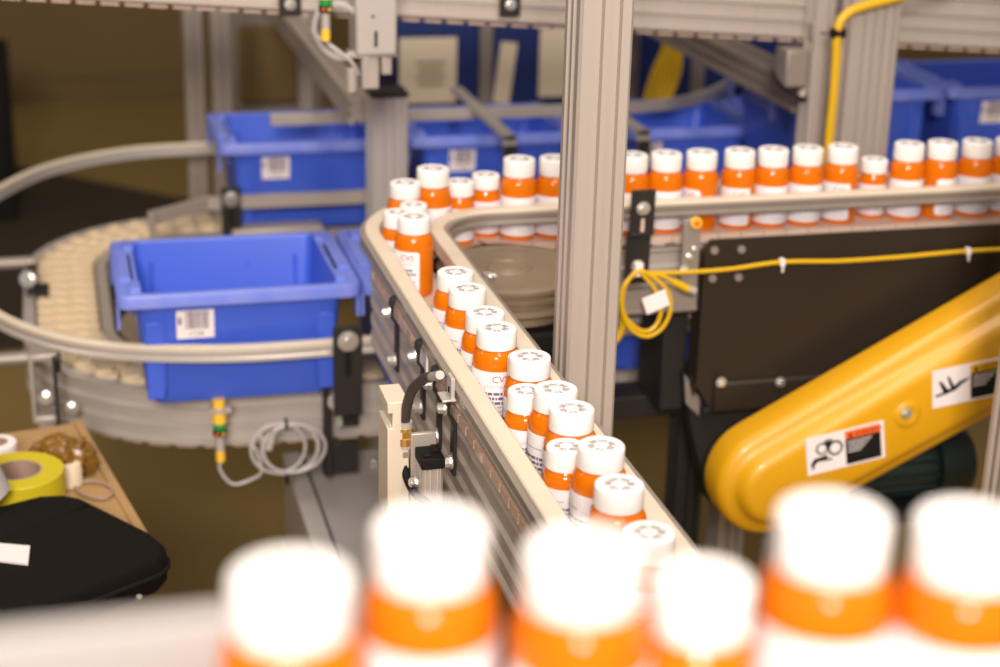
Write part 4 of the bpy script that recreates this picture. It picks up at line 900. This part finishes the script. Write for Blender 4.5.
# crumpled amber film pack
q = at(60, 476, Z=ZTb); bm = bmesh.new(); bmesh.ops.create_icosphere(bm, subdivisions=4, radius=1)
rr = random.Random(9)
from mathutils import noise
mb = MB(); vs = [Vector((v.co.x*.040, v.co.y*.040, max(-.02, v.co.z*.030)))*(1+.35*noise.noise(v.co*2.6)+.15*noise.noise(v.co*7)) for v in bm.verts]
mb.add([Vector((q.x+.006, q.y+.0, ZTb+.022))+p for p in vs], [tuple(v.index for v in f.verts) for f in bm.faces]); bm.free()
tag(mb.build('plastic_bag', M['amberbag'], ang=20), 'crumpled amber plastic bag on the table under the tote conveyor', 'bag')
# rubber band loop
lp = [at(x, y, Z=ZTb+.004) for x, y in ((74, 484), (90, 481), (106, 484), (113, 491), (106, 498), (92, 497), (78, 491))]
mb = MB(); mb.tube(smooth(lp+[lp[0]], 6), .0022, 8); tag(mb.build('rubber_band', M['core']), 'brown elastic loop lying on the cardboard', 'band')
# black laptop case
cz = thing('black_case', 'black nylon zip case lying on the table at the lower left', 'case', (-.2, 1.85, ZTb))
pc = [at(x, y, Z=ZTb+.045) for x, y in ((166, 545), (150, 532), (80, 497), (62, 494), (40, 495), (-60, 520), (-150, 560), (-150, 640), (0, 612), (60, 598), (158, 560), (166, 552))]
def inset(P_, s):
    c_ = sum(P_, Vector())/len(P_); return [c_+(p-c_)*s for p in P_]
L = []
for s, z in ((.96, .002), (1.0, .010), (1.005, .030), (.995, .040), (.97, .045), (.90, .047), (.6, .050)):
    L.append([Vector((p.x, p.y, ZTb+z)) for p in inset(pc, s)])
n = len(pc); mb = MB(); mb.add([p for l in L for p in l], [(k*n+i, k*n+(i+1) % n, (k+1)*n+(i+1) % n, (k+1)*n+i) for k in range(len(L)-1) for i in range(n)]+[tuple(range(n-1, -1, -1)), tuple((len(L)-1)*n+i for i in range(n))])
mb.build('case_body', M['bag'], cz, ang=50)
mb = MB(); mb.tube([Vector((p.x, p.y, ZTb+.026)) for p in inset(pc, 1.012)]+[Vector((p.x, p.y, ZTb+.026)) for p in inset(pc, 1.012)[:1]], .003, 8); mb.build('zipper', M['blackm'], cz)
mb = MB(); q = [at(x, y, Z=ZTb+.051) for x, y in ((-60, 545), (30, 500), (90, 503), (70, 512), (-60, 560))]; mb.prism([(p.x, p.y) for p in q], (0, 0, ZTb+.046), (1, 0, 0), (0, 1, 0), (0, 0, .006)); mb.build('flap', M['bag'], cz, .002)
mb = MB(); q = [at(x, y, Z=ZTb+.052) for x, y in ((-40, 540), (30, 546), (28, 564), (-40, 556))]; mb.prism([(p.x, p.y) for p in q], (0, 0, ZTb+.0485), (1, 0, 0), (0, 1, 0), (0, 0, .004)); tag(mb.build('white_tab', M['paper'], cz), 'white tab on the black case')
b = MB()
for x, y in ((128, 578), (139, 597)): q = at(x, y, Z=ZTb+.02); b.lathe([(.0001, -.003), (.0035, -.002), (.004, 0), (.0035, .002), (.0001, .003)], q, 12)
b.build('zip_pull', M['bolt'], cz)
